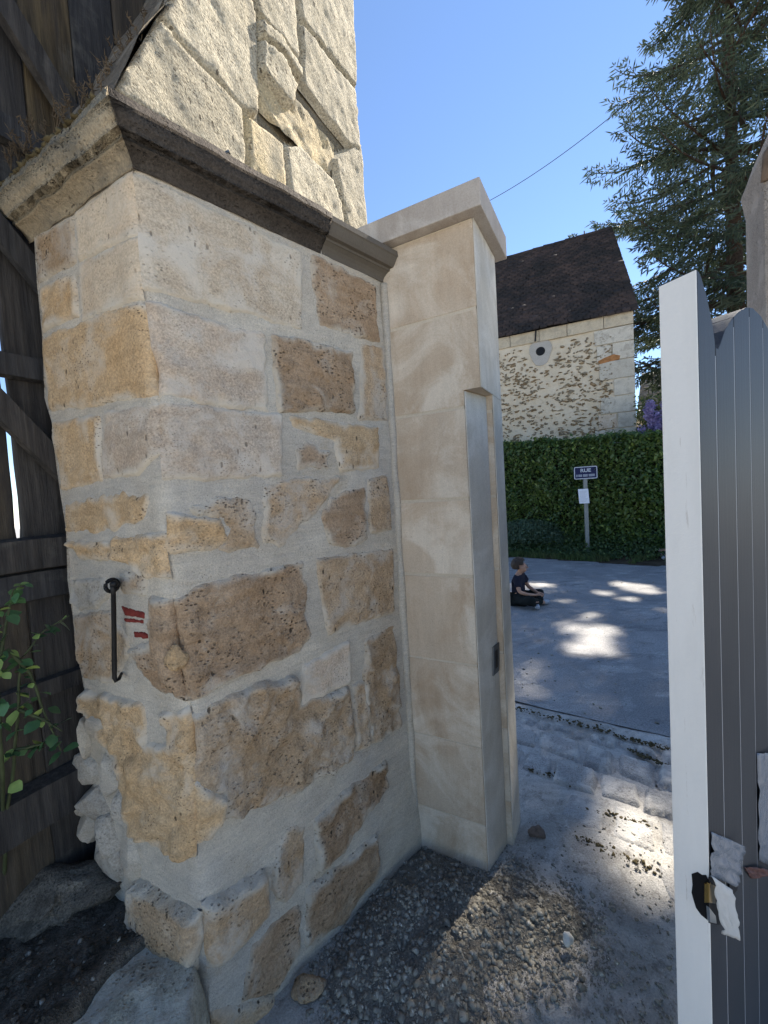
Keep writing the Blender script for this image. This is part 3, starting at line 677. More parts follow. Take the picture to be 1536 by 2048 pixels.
# dirt with crumbs caught along the street edge and in the joints
def rocks(pts, r0, r1, name, mat, parent=None, sub=1, flat=0.7, pw=3, **kw):
    bm = bmesh.new(); bmesh.ops.create_icosphere(bm, subdivisions=sub, radius=1)
    T = np.array([v.co[:] for v in bm.verts]); F = np.array([[v.index for v in f.verts] for f in bm.faces]); bm.free()
    n = len(pts); r = r0 + (r1 - r0) * rng.random(n) ** pw
    a = rng.random(n) * 6.28; ca, sa = np.cos(a), np.sin(a)
    J = 1 + 0.5 * (rng.random((n, len(T))) - .5) * 2
    Q = T[None] * J[:, :, None] * (0.7 + 0.6 * rng.random((n, 1, 3))); Q[:, :, 2] *= flat
    X = Q[:, :, 0] * ca[:, None] - Q[:, :, 1] * sa[:, None]; Y = Q[:, :, 0] * sa[:, None] + Q[:, :, 1] * ca[:, None]
    V = np.stack([X, Y, Q[:, :, 2]], 2) * r[:, None, None] + np.asarray(pts)[:, None, :]
    FF = F[None] + (np.arange(n) * len(T))[:, None, None]
    return obj(name, V.reshape(-1, 3), FF.reshape(-1, 3), mat, parent, False, **kw)
k = N('dark_damp_soil', 0.97, 0.1); c = k.mix((0.17, 0.145, 0.115), (0.085, 0.074, 0.058), k.ramp(k.noise(14, 6), .4, .6)); g = k.noise(120, 3, .8)
c = k.val(c, k.ramp(g, .3, .7, .6, 1.5)); k.color(c); k.bump(k.add(g, k.noise(30, 5)), 1.0, 0.015); SOIL = k.m
MOSS = plain('dry_moss', (0.12, 0.095, 0.05), 0.97, 0.1, 0.3, 30, bump=1.0)
k = N('crushed_gravel', 0.93, 0.2); c = k.mix((0.19, 0.172, 0.14), (0.34, 0.315, 0.26), k.ramp(k.voro(60, out='Color'), .25, .8)); c = k.mix(c, (0.56, 0.53, 0.46), k.ramp(k.noise(45, 2, .8), .62, .7))
k.color(c); k.bump(k.noise(150, 3), 0.6, 0.004); GRAVEL = k.m
def scatter_line(p, q, n, w):
    t = rng.random(n); o = rng.normal(0, w, (n, 2)); base = p[None] + (q - p)[None] * t[:, None]; base = base.copy(); base[:, :2] += o; base[:, 2] = 0.002
    return base
pts = [scatter_line(PA + rdir * -.3 + rn * .05, PA + rdir * 0.55 + rn * .04, 300, .018), scatter_line(PA + rdir * .9 + rn * .06, PA + rdir * 1.9 + rn * .06, 420, .03)]
for (x0, y0), (x1, y1), n in (((1062, 1538), (1150, 1565), 170), ((1150, 1610), (1300, 1650), 110), ((1230, 1470), (1345, 1500), 200), ((1260, 1500), (1345, 1535), 120), ((1150, 1672), (1345, 1755), 140)):
    pts.append(scatter_line(on_ground(x0, y0), on_ground(x1, y1), n, .012))
rocks(np.concatenate(pts), .002, .010, 'moss_crumbs', MOSS, None, 1, .6, kind='stuff')

# heap of crushed gravel at the foot of the gate post
HP = np.array([on_ground(*p)[:2] for p in [(835, 1680), (975, 1750), (1045, 1752), (1140, 1785), (1215, 1850), (1195, 1905), (1110, 1935), (1010, 1965), (1000, 2050), (880, 2110), (700, 2070), (640, 1965), (680, 1850), (760, 1750)]])
lo, hi = HP.min(0) - .05, HP.max(0) + .05
X, Y = np.meshgrid(np.arange(lo[0], hi[0], .011), np.arange(lo[1], hi[1], .011)); p2 = np.stack([X.ravel(), Y.ravel()], 1); p3 = np.concatenate([p2, np.zeros((len(p2), 1))], 1)
def heap_h(p2):
    p3 = np.concatenate([p2, np.zeros((len(p2), 1))], 1)
    d = sd_poly(p2, HP) + 0.05 * fbm(p3 * 9, 121, 4)
    t = np.clip((d + .01) / .16, 0, 1)
    return -0.015 + 0.052 * t ** 0.8 + t * 0.022 * fbm(p3 * 9, 123, 3) + 0.018 * t * fbm(p3 * 34, 125, 4), d
h, d = heap_h(p2); p3[:, 2] = h; idx = np.arange(len(p3)).reshape(X.shape)
q = np.stack([idx[:-1, :-1].ravel(), idx[:-1, 1:].ravel(), idx[1:, 1:].ravel(), idx[1:, :-1].ravel()], 1); q = q[d[q].max(1) > -.04]
us = np.unique(q); rm = np.full(len(p3), -1); rm[us] = np.arange(len(us))
k = N('gravel_dust', 0.95, 0.15); c = k.mix((0.17, 0.155, 0.13), (0.30, 0.275, 0.23), k.ramp(k.noise(18, 6, .7), .38, .62)); g = k.noise(130, 3, .8); c = k.val(c, k.ramp(g, .3, .7, .6, 1.4)); k.color(c); k.bump(k.add(g, k.noise(50, 4)), 1.0, 0.012)
obj('gravel_bed', p3[us], rm[q], k.m, None, True, kind='stuff')
cand = lo + (hi - lo) * rng.random((80000, 2)); hh, dd = heap_h(cand); ok = (dd > -.03 - .06 * rng.random(len(dd)) ** 3)
cand = cand[ok][:24000]; hh = hh[ok][:24000]
rocks(np.concatenate([cand, np.maximum(hh, 0.0)[:, None] + .002], 1), .0013, .0115, 'gravel', GRAVEL, None, 1, .7, 16, kind='stuff')
rp_ = np.array([PA + rdir * rng.uniform(-.5, 3.5) + rn * (.2 + 4.5 * rng.random() ** 1.6) for _ in range(900)]); rp_[:, 2] = -.006
rocks(rp_, .002, .010, 'road_grit', GRAVEL, None, 1, .6, kind='stuff')
# grit blown over the yard
gp = np.array([on_ground(rng.uniform(640, 1345), 1640 + 440 * rng.random() ** 0.8) for _ in range(2200)]); gp[:, 2] = 0.002
rocks(gp, .0012, .0075, 'grit', GRAVEL, None, 1, .7, kind='stuff')
def px_stone(x, y, w, h, mat, label, seed, cat='stone', name='loose_stone', lift=0.0):
    p = on_ground(x, y, lift); k = p[1] / FPX
    return blob(name, p + np.array([0, 0, h * k * .3]), (w * k * .55, w * k * .42, h * k * .40), mat, None, seed, 3, .6, 1.1, label=label, category=cat)
px_stone(618, 1982, 62, 30, TAN, 'flat tan stone lying on the ground in front of the gravel heap', 31)
px_stone(1074, 1672, 26, 30, plain('rust_grey_stone', (.20, .15, .12), .9, .2, .25, 40, bump=.6), 'small reddish grey stone lying by the foot of the gate post', 33)
px_stone(1137, 1888, 20, 34, plain('white_chalk', (.62, .6, .55), .9, .2, .1, 40, bump=.4), 'white broken chalky lump on the right side of the gravel heap', 35, lift=.02)

# planting bed behind the pillar corner
soil_pts = [(-400, 1770), (0, 1700), (100, 1660), (190, 1640), (240, 1640), (330, 1700), (420, 1790), (388, 1868), (346, 1878), (283, 1878), (214, 1938), (60, 2124), (-400, 2300)]
SP = np.array([on_ground(x, y, 0.32)[:2] for x, y in soil_pts])
SP[1] = SP[1] + np.array([-.15, .1]); lo, hi = SP.min(0), SP.max(0)
X, Y = np.meshgrid(np.arange(max(lo[0], -2.6), hi[0] + .1, .014), np.arange(lo[1] - .1, hi[1] + .2, .014)); p2 = np.stack([X.ravel(), Y.ravel()], 1); p3 = np.concatenate([p2, np.zeros((len(p2), 1))], 1)
dl = (p3 - C0) @ nL
d = sd_poly(p2, SP)
p3[:, 2] = 0.31 + 0.05 * np.clip(-(p3 - C0) @ nL / .5, 0, 1) + 0.055 * fbm(p3 * 4.5, 131, 4) + 0.02 * fbm(p3 * 26, 133, 4) - 0.2 * np.clip((0.02 - d) / .06, 0, 1)
idx = np.arange(len(p3)).reshape(X.shape); q = np.stack([idx[:-1, :-1].ravel(), idx[:-1, 1:].ravel(), idx[1:, 1:].ravel(), idx[1:, :-1].ravel()], 1); q = q[d[q].max(1) > -.09]
us = np.unique(q); rm = np.full(len(p3), -1); rm[us] = np.arange(len(us))
obj('soil', p3[us], rm[q], SOIL, None, True, kind='structure')
sel = us[rng.integers(0, len(us), 2600)]; sel = sel[d[sel] > 0.0]
rocks(p3[sel] + np.array([0, 0, .002]), .002, .013, 'soil_crumbs', SOIL, None, 1, .8, kind='stuff')
sel = us[rng.integers(0, len(us), 420)]; sel = sel[d[sel] > 0.0]
rocks(p3[sel] + np.array([0, 0, .003]), .002, .008, 'soil_grit', GRAVEL, None, 1, .7, kind='stuff')
# edging slab and buried rock of the bed
KERB = stone_mat('lichened_grey_slab', (0.46, 0.42, 0.33), (0.33, 0.305, 0.235), film=(0.56, 0.52, 0.43), film_lo=0.5, film_hi=0.64, pore=0.3, bump=1.0)
kp = [(60, 2110), (214, 1926), (283, 1862), (346, 1858), (388, 1880), (402, 1940), (398, 2010), (370, 2130)]
kz = 0.285; kw = [on_ground(x, y, kz) for x, y in kp]
kb = thing('edging_stone', 'pale rough stone slab edging the soil bed at the pillar corner', 'stone slab', (np.mean([p[0] for p in kw]), np.mean([p[1] for p in kw]), 0))
poly = np.array([p[:2] for p in kw]); lo, hi = poly.min(0) - .03, poly.max(0) + .03
X, Y = np.meshgrid(np.arange(lo[0], hi[0], .010), np.arange(lo[1], hi[1], .010)); p2 = np.stack([X.ravel(), Y.ravel()], 1); p3 = np.concatenate([p2, np.zeros((len(p2), 1))], 1)
d = sd_poly(p2, poly) + .018 * fbm(p3 * 11, 141, 4); t = np.clip((d + .012) / .030, 0, 1)
p3[:, 2] = kz - .3 + .3 * np.sqrt(1 - (1 - t) ** 2) + .018 * fbm(p3 * 5, 143, 4) * t + .014 * fbm(p3 * 24, 145, 4) * t
idx = np.arange(len(p3)).reshape(X.shape); q = np.stack([idx[:-1, :-1].ravel(), idx[:-1, 1:].ravel(), idx[1:, 1:].ravel(), idx[1:, :-1].ravel()], 1); q = q[d[q].max(1) > -.014]
us = np.unique(q); rm = np.full(len(p3), -1); rm[us] = np.arange(len(us)); obj('slab', p3[us], rm[q], KERB, kb, True)
c = on_ground(85, 1785, .34); blob('boulder', c, (.22, .12, .055), stone_mat('earthy_boulder', (.22, .195, .155), (.10, .09, .075), film=(.06, .054, .044), film_lo=.45, film_hi=.6, pore=.2, bump=1.0, grain=.6), None, 77, 4, .5, 1.5, facets=5, label='low earth covered boulder in the bed below the plank door', category='boulder')

# ------------------------------------------------------------------ old plank door at the left
WOODS = []
for i, (c1, c2) in enumerate([((.060, .052, .044), (.032, .029, .027)), ((.075, .058, .038), (.036, .031, .026)), ((.05, .047, .045), (.028, .027, .027)), ((.10, .072, .036), (.045, .035, .024))]):
    k = N('old_grey_oak' if i == 0 else 'old_oak_%s' % ('brown', 'black', 'ochre')[i - 1], 0.85, 0.25)
    c = k.mix(c1, c2, k.ramp(k.noise(6, 6, .7, sc=(3, 3, .35)), .35, .62)); gr = k.noise(55, 5, .7, sc=(1, 1, .06)); c = k.val(c, k.ramp(gr, .3, .7, .55, 1.5))
    c = k.mix(c, (.13, .12, .1), k.mul(k.ramp(k.noise(3.5, 6, .7), .58, .7), .5)); k.color(c); k.bump(k.add(gr, k.mul(k.noise(30, 5), .5)), .9, .006); WOODS.append(k.m)
FD = Face(LE + Ld * 0.10, B, nB, AZ_B); FD.O[2] = 0
door = thing('plank_door', 'tall dark weathered plank door with rails and diagonal braces behind the pillar', 'door', FD.O)
u_slit = float(FD.uv(24, 920)[0])
edges = [u_slit - 0.95]
while edges[-1] < u_slit - .16: edges.append(edges[-1] + 0.158)
edges[-1] = u_slit
e = u_slit
while e < 0.75: e += random.choice([.13, .15, .165]); edges.append(e)
door_top = 4.6
def dpt(u, z, out=0.0): return FD.O + B * u + np.array([0, 0, z]) + nB * out
zslit = FD.uv(45, 1095)[1]
def gz(g, z): return g * (min(max((z - zslit) / .06, 0), 1) * .9 + .1) if g > .005 else g
for i in range(len(edges) - 1):
    a, b = edges[i], edges[i + 1]; g0 = .0015; sl_ = 0.0
    if abs(a - u_slit) < 1e-6: g0 = .010
    g1 = .008 if abs(b - u_slit) < 1e-6 else .0015
    V = []; zs = np.linspace(0.12, door_top, 46)
    for z in zs:
        wv = .004 * mnoise.noise(Vector((a * 9, z * 2.0, 3))) + (.005 * mnoise.noise(Vector((1, z * 4.5, 8))) if g0 > .005 or g1 > .005 else 0)
        for uu, oo in ((a + gz(g0, z) + wv, 0.0), (a + gz(g0, z) + .004 + wv, .004), (b - gz(g1, z) - .004 + wv, .004), (b - gz(g1, z) + wv, 0.0), (b - gz(g1, z) + wv, -.024), (a + gz(g0, z) + wv, -.024)):
            V.append(dpt(uu, z, oo + .003 * mnoise.noise(Vector((a * 31, z * .7, 1)))))
    F = [(j * 6 + t, j * 6 + (t + 1) % 6, (j + 1) * 6 + (t + 1) % 6, (j + 1) * 6 + t) for j in range(45) for t in range(6)] + [tuple(range(6))[::-1], tuple(range(45 * 6, 46 * 6))]
    m = MB(); m.add(V, F); m.build('plank', WOODS[(i * 3 + 1) % 4], door)
def bar(name, p, q, half, out0, thick, mat):
    """a timber between two pixels sighted on the door, half its width"""
    a, b = FD.uv(*p), FD.uv(*q); dv = (b - a) / np.linalg.norm(b - a); nn = np.array([-dv[1], dv[0]]); a = a - dv * .9; b = b + dv * .9
    m = MB(); V = []
    n = 24
    for j in range(n + 1):
        cpt = a + (b - a) * j / n
        for s_, o_ in ((-1, out0), (-.9, out0 + thick), (.9, out0 + thick), (1, out0)):
            w = half * s_ * (1 + .08 * mnoise.noise(Vector((j * .9, half * 99, a[1] * 5)))); V.append(dpt(cpt[0] + nn[0] * w, cpt[1] + nn[1] * w, o_))
    F = [(j * 4 + t, j * 4 + (t + 1) % 4, (j + 1) * 4 + (t + 1) % 4, (j + 1) * 4 + t) for j in range(n) for t in range(4)] + [(0, 1, 2, 3), (n * 4 + 3, n * 4 + 2, n * 4 + 1, n * 4)]
    m.add(V, F); return m.build(name, mat, door)
def zrail(name, x, y, half, th, mat):
    z = FD.uv(x, y)[1]; m = MB(); V = []; n = 26; u0, u1 = edges[0], edges[-1]
    for j in range(n + 1):
        u = u0 + (u1 - u0) * j / n; w = .004 * mnoise.noise(Vector((u * 6, z * 7, 2)))
        for s_, o_ in ((-1, .006), (-.85, th), (.85, th), (1, .006)): V.append(dpt(u, z + half * s_ + w, o_ + .006))
    F = [(j * 4 + t, j * 4 + (t + 1) % 4, (j + 1) * 4 + (t + 1) % 4, (j + 1) * 4 + t) for j in range(n) for t in range(4)] + [(0, 1, 2, 3), (n * 4 + 3, n * 4 + 2, n * 4 + 1, n * 4)]
    m.add(V, F); return m.build(name, mat, door)
zrail('rail', 60, 742, .04, .03, WOODS[2]); zrail('rail', 60, 1108, .055, .045, WOODS[0]); zrail('rail', 60, 1172, .05, .03, WOODS[2]); zrail('rail', 100, 1368, .03, .03, WOODS[0]); zrail('rail', 75, 1600, .075, .06, WOODS[0]); zrail('rail', 40, 285, .045, .03, WOODS[2])
bar('brace', (20, 850), (110, 940), .035, .040, .03, WOODS[0]); bar('brace', (10, 60), (130, 250), .04, .040, .03, WOODS[0]); bar('brace', (10, 500), (60, 560), .035, .040, .025, WOODS[2])

# ------------------------------------------------------------------ rose bush by the door
LEAFM = []
for nm, c1, c2 in (('rose_leaf_green', (.075, .155, .055), (.05, .115, .045)), ('rose_leaf_young', (.26, .34, .09), (.2, .28, .07))):
    k = N(nm, .45, .4); k.color(k.val(k.mix(c1, c2, k.ramp(k.noise(30, 3), .4, .6)), k.ramp(k.rand(), 0, 1, .75, 1.25))); k.b.inputs['Transmission Weight'].default_value = 0
    k.b.inputs['Subsurface Weight'].default_value = 0; LEAFM.append(k.m)
STEM = plain('thorny_green_stem', (.07, .085, .035), .7, .3, .25, 20)
rose = thing('rose_bush', 'thin rose bush with glossy green leaves in front of the plank door', 'shrub', on_ground(10, 1760, .34))
def leaf_mesh(name, mat):
    V = []; F = []; prof_ = [(0, .0), (.12, .2), (.35, .42), (.6, .40), (.82, .22), (1, 0)]
    for t, w in prof_:
        zz_ = -.18 * t * t
        V += [(t, 0, zz_), (t, w, zz_ + .12 * w), (t, -w, zz_ + .12 * w)]
    for i in range(len(prof_) - 1):
        a = i * 3; b = a + 3; F += [(a, b, b + 1, a + 1), (a, a + 2, b + 2, b)]
    me = bpy.data.meshes.new(name); me.from_pydata(V, [], F); me.materials.append(mat); me.polygons.foreach_set('use_smooth', np.ones(len(F), bool)); return me
lm = [leaf_mesh('leaf', LEAFM[0]), leaf_mesh('leaf', LEAFM[1])]
rl = np.array(rose.location)
def rose_leaf(p, size, young, az, el, roll):
    o = bpy.data.objects.new('leaf', lm[1 if young else 0]); COL.objects.link(o); o.parent = rose
    o.location = tuple(np.array(p) - rl); o.rotation_euler = (roll, el, az); o.scale = (size, size * random.uniform(.8, 1.05), size)
stems = [[(8, 1760, 1.12), (12, 1640, 1.1), (30, 1500, 1.06), (38, 1400, 1.05), (40, 1320, 1.06), (88, 1262, 1.10), (138, 1232, 1.13)],
         [(8, 1640, 1.1), (0, 1480, 1.0), (-6, 1350, 1.0), (14, 1240, 1.03), (26, 1180, 1.04), (52, 1168, 1.06)],
         [(38, 1420, 1.05), (85, 1440, 1.07), (125, 1462, 1.08)], [(30, 1500, 1.06), (70, 1492, 1.07), (118, 1480, 1.09)], [(14, 1300, 1.03), (60, 1345, 1.06), (85, 1420, 1.08), (122, 1500, 1.09)], [(-6, 1350, 1.0), (-20, 1280, .98), (-10, 1215, .98)]]
for st in stems:
    pp = [at_depth(*q) for q in st]; m = MB(); fine = []
    for i in range(len(pp) - 1):
        for t in np.linspace(0, 1, 5, endpoint=(i == len(pp) - 2)): fine.append(pp[i] + (pp[i + 1] - pp[i]) * t + .004 * np.array([mnoise.noise(Vector(pp[i] * 9 + t)), 0, mnoise.noise(Vector(pp[i] * 5 - t))]))
    m.tube(fine, list(np.linspace(.0055, .0018, len(fine))), 6); m.build('stem', STEM, rose, True)
    lo_i = 0 if st is not stems[0] else 10
    for i in range(lo_i, len(fine), 2):
        if st is stems[0] and i < 12: continue
        for s_ in range(random.choice([2, 2, 3, 3])):
            rose_leaf(fine[i] + np.array([random.uniform(-.012, .012), random.uniform(-.012, .012), random.uniform(-.01, .012)]), random.uniform(.018, .044), random.random() < .3, random.uniform(0, 6.28), random.uniform(-.3, .9), random.uniform(-.6, .6))

# ------------------------------------------------------------------ iron shutter hook on the left face
def onL(x, y, out=0.0): return on_wall(x, y, FL.O + nL * out, AZ_A)
hook = thing('iron_hook', 'black iron hook rod hanging from a ring on the left face of the pillar', 'iron hook', onL(222, 1170))
m = MB(); m.tube([onL(225, 1172, .05), onL(227, 1190, .042), onL(228, 1260, .03), onL(229, 1340, .03), onL(229, 1355, .03), onL(232, 1362, .03), onL(238, 1358, .022), onL(243, 1347, .004)], [.0062, .0062, .0064, .0066, .0066, .006, .005, .004], 10); m.build('rod', BLACK, hook, True)
m = MB(); cen = onL(224, 1171, .035); ring = [cen + (np.array([0, 0, 1]) * math.sin(t) + nL * math.cos(t)) * .017 for t in np.linspace(0, 2 * math.pi, 17)]; m.tube(ring, .0055, 8); m.build('ring', BLACK, hook, True)
m = MB(); m.tube([onL(228, 1168, -.03), onL(228, 1168, .03), onL(228, 1168, .05)], [.011, .011, .008], 10); m.build('pin', BLACK, hook, True)
nail = MB(); nail.tube([on_wall(440, 316, FU.O - nB * .01, AZ_B), on_wall(447, 308, FU.O + nB * .03, AZ_B), on_wall(457, 302, FU.O + nB * .035, AZ_B), on_wall(459, 308, FU.O + nB * .035, AZ_B)], .004, 6)
nail.build('iron_nail', IRON, None, True, label='small bent iron nail sticking out of the sunlit wall above the cornice', category='nail')
# dry weeds on the cornice and rake
WEED = plain('dry_weed', (.15, .11, .07), .9, .1, .3, 30); m = MB()
def weed(p, h):
    for _ in range(random.randint(3, 6)):
        q = p + np.array([random.uniform(-.4, .4) * h, random.uniform(-.4, .4) * h, h * random.uniform(.5, 1)])
        mid = (p + q) / 2 + np.array([random.uniform(-.1, .1) * h, 0, .1 * h]); m.tube([p, mid, q], [.0012, .001, .0006], 3)
        for t in (.5, .7, .85, 1.0):
            b = p + (q - p) * t
            for _ in range(2): m.tube([b, b + np.array([random.uniform(-.01, .01), random.uniform(-.01, .01), random.uniform(0, .012)])], [.0014, .0005], 3)
for (x, y) in [(45, 285), (60, 270), (70, 255), (20, 320), (35, 300), (130, 230), (140, 210), (160, 190), (185, 170), (200, 165), (240, 110), (250, 95), (232, 125), (262, 80), (280, 62), (300, 40), (215, 145), (110, 240), (90, 262), (175, 185)]:
    base = on_wall(x, y, C0 + nL * (p_tip * .8), AZ_A) if x < 205 else on_wall(x, y, FU.O - nB * .15, AZ_B)
    base = base - np.array([0, 0, .03]); weed(base, random.uniform(.04, .075))
m.build('dry_weeds', WEED, None, kind='stuff')
mp = [C0 + Ld * rng.uniform(0, LLEN) + nL * (p_tip * rng.uniform(.6, .97)) + np.array([0, 0, z_tip + .003]) for _ in range(500)]
rocks(np.array(mp), .004, .014, 'cornice_moss', MOSS, None, 1, .7, kind='stuff')

# ------------------------------------------------------------------ gate leaf at the right
ra, rb = ray(1337, 1300), ray(1410, 1300); AZG = 55.0; G = az_vec(AZG); E_ = az_vec(AZG + 90); THG = 0.055
# corner near leaf face K = EYE + ta*rb ; outer corner = K - E_*THG lies on ra
M3 = np.array([[rb[0], -ra[0]], [rb[1], -ra[1]]])
sgn = 1 if np.linalg.solve(M3, (E_ * THG)[:2])[0] > 0 else -1
ta, tb = np.linalg.solve(M3, (E_ * THG * sgn)[:2])
K = EYE + rb * ta; K[2] = 0; EO = -E_ * sgn      # EO: from the seen face corner to the far corner of the end
GD = Face(K, G, E_ * sgn, AZG)
print('GATE', K, ta, tb, sgn)
gate = thing('garden_gate', 'open grey boarded gate leaf with scalloped top and white primed end stile', 'gate', K)
zt0 = GD.uv(1400, 545)[1]; zt_l = on_wall(1325, 572, K, AZG + 90)[2]
tops = [GD.uv(*p) for p in [(1400, 545), (1412, 585), (1424, 640), (1431, 690), (1433, 706), (1440, 690), (1450, 660), (1465, 636), (1480, 622), (1495, 614), (1506, 616), (1522, 632), (1536, 656), (1552, 700)]]
tu = np.array([t[0] for t in tops]); tz = np.array([t[1] for t in tops])
per = tu[-1] - tu[4]
def gtop(u):
    if u <= tu[-1]: return float(np.interp(u, tu, tz))
    uu = tu[4] + (u - tu[4]) % per; return float(np.interp(uu, tu, tz))
GREYP = N('dark_grey_satin_paint', .55, .2); g = GREYP.noise(3, 4); GREYP.color(GREYP.mix((.027, .029, .033), (.036, .038, .043), GREYP.ramp(g, .3, .7))); GREYP.bump(GREYP.add(GREYP.mul(GREYP.noise(260, 2), .4), GREYP.noise(40, 5, .7, sc=(3, 3, .12))), .22, .003); GREYP = GREYP.m
GLINT = plain('groove_glint_paint', (.34, .34, .35), .6, .3, .05)
k = N('white_primer', .55, .35); c = k.mix((.76, .735, .69), (.68, .655, .61), k.ramp(k.noise(4, 6, .6, sc=(2, 2, .4)), .4, .65)); c = k.mix(c, (.42, .36, .30), k.mul(k.ramp(k.noise(20, 6, .8, sc=(3, 3, .25)), .62, .70), .6)); k.color(c); k.bump(k.noise(120, 4), .25, .003); PRIMER = k.m
bu = [0.0, float(GD.uv(1434, 850)[0]), float(GD.uv(1471, 850)[0]), float(GD.uv(1502, 850)[0])]
print('boards', bu); bw = (bu[3] - bu[1]) / 2
while bu[-1] < 1.35: bu.append(bu[-1] + bw)
ZB = 0.07
for i in range(len(bu) - 1):
    a, b = bu[i] + (.0015 if i else 0), bu[i + 1] - .0015
    us_ = np.linspace(a, b, 9); bevel = .0
    pts = [np.array([u, gtop(u)]) for u in us_]
    front = [GD.O + G * u + np.array([0, 0, z]) for u, z in [(a, ZB)] + [(b, ZB)] + [tuple(p) for p in pts[::-1]]]
    m = MB(); m.extrude([p - GD.n * .0 for p in front], EO * (THG if i == 0 else THG)); m.build('board', GREYP, gate, bevel=.0016)
# pale strips in the joints, painted as sky glint on the board edges
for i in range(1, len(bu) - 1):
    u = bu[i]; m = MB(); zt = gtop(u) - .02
    m.box(GD.O + G * (u - .0013) + np.array([0, 0, ZB]) + EO * .0004, G * .0028, EO * .01, np.array([0, 0, zt - ZB])); m.build('groove_glint', GLINT, gate)
# end of the stile, still in white primer
en = -G; m = MB(); e0 = GD.O + en * .003
m.extrude([e0 + EO * .0005 + np.array([0, 0, ZB]), e0 + EO * (THG - .0005) + np.array([0, 0, ZB]), e0 + EO * (THG - .0005) + np.array([0, 0, zt_l]), e0 + EO * .0005 + np.array([0, 0, zt0])], G * .0028)
m.build('stile_end', PRIMER, gate, bevel=.0006)
# lock: torn opening with a brass latch, tape hanging off
def onE(x, y, out=0): return on_wall(x, y, GD.O + en * (.003 + out), AZG + 90)
def onG(x, y, out=0): return on_wall(x, y, GD.O + GD.n * out, AZG)
HOLE = plain('black_lock_recess', (.006, .006, .007), .6, .2, .0); BRASS = plain('brass', (.45, .30, .10), .3, .5, .1, 60, 1.0)
hp = [(1383, 1748), (1395, 1744), (1404, 1750), (1412, 1750), (1417, 1760), (1417, 1842), (1402, 1830), (1392, 1816), (1387, 1800), (1383, 1785), (1385, 1770)]
m = MB(); m.extrude([onE(x, y, .0006) for x, y in hp], G * .001); lockp = m.build('lock_recess', HOLE, gate)
hp2 = [(1418, 1755), (1437, 1748), (1441, 1770), (1440, 1850), (1418, 1846)]
m = MB(); m.extrude([onG(x, y, .0008) for x, y in hp2], EO * .001); m.build('lock_recess', HOLE, gate)
m = MB(); q = [onE(x, y, .006) for x, y in ((1408, 1768), (1420, 1768), (1420, 1806), (1408, 1806))]; m.extrude(q, G * .006); m.build('latch_bolt', BRASS, lockp, bevel=.001)
m = MB(); q = [onG(x, y, .004) for x, y in ((1419, 1768), (1431, 1772), (1432, 1808), (1419, 1806))]; m.extrude(q, EO * .004); m.build('latch_plate', BRASS, lockp, bevel=.001)
m = MB(); q = [onG(x, y, .006) for x, y in ((1419, 1815), (1432, 1832), (1434, 1848), (1421, 1845))]; m.extrude(q, EO * .005); m.build('latch_spring', plain('steel', (.5, .5, .48), .3, .5, .05, 60, 1.0), lockp, bevel=.001)
TAPE = N('white_masking_tape', .5, .4); TAPE.color((.46, .46, .45)); TAPE.bump(TAPE.noise(60, 4), .5, .004); TAPE = TAPE.m
PLAST = N('crumpled_clear_film', .25, .5); PLAST.color((.16, .175, .20)); PLAST.bump(PLAST.noise(45, 5), .8, .006); PLAST = PLAST.m
def sheet(name, quad, mat, curl, seed, label=None, nu=12, nv_=16):
    a, b, c_, d_ = [np.asarray(p) for p in quad]; V = []
    for j in range(nv_):
        for i in range(nu):
            s_, t = i / (nu - 1), j / (nv_ - 1); p = (a * (1 - s_) + b * s_) * (1 - t) + (d_ * (1 - s_) + c_ * s_) * t
            o_ = curl * (s_ ** 2) + .010 * abs(mnoise.noise(Vector((s_ * 3, t * 4, seed)))) + .004 * mnoise.noise(Vector((s_ * 9, t * 11, seed + 5))); V.append(p + GD.n * (o_ + .001))
    F = [(j * nu + i, j * nu + i + 1, (j + 1) * nu + i + 1, (j + 1) * nu + i) for j in range(nv_ - 1) for i in range(nu - 1)]
    o = obj(name, V, F, mat, gate, True, label=label); md = o.modifiers.new('thickness', 'SOLIDIFY'); md.thickness = .0006; return o
sheet('torn_tape', [onG(1421, 1750, .006), onG(1446, 1768, .012), onG(1462, 1868, .018), onG(1441, 1866, .006)], TAPE, .012, 3, 'white torn tape strip hanging from the lock')
sheet('torn_tape', [onG(1420, 1662), onG(1470, 1682), onG(1452, 1760), onG(1418, 1752)], PLAST, .014, 7, 'clear crumpled film stuck above the lock')
sheet('torn_tape', [onG(1512, 1505), onG(1545, 1500), onG(1548, 1735), onG(1516, 1720)], PLAST, .016, 9, 'long crumpled film strip stuck right of the lock')
sheet('torn_tape', [onG(1484, 1733), onG(1512, 1728), onG(1545, 1745), onG(1500, 1756)], plain('rusty_tape', (.16, .08, .07), .8, .2, .3, 60, bump=.5), .010, 11, 'dirty rust coloured tape scrap right of the lock')
m = MB(); m.extrude([onG(x, y, .004) for x, y in ((1460, 1752), (1475, 1748), (1475, 1780), (1466, 1790), (1459, 1775))], EO * .003); m.build('keyhole_cover', HOLE, gate)

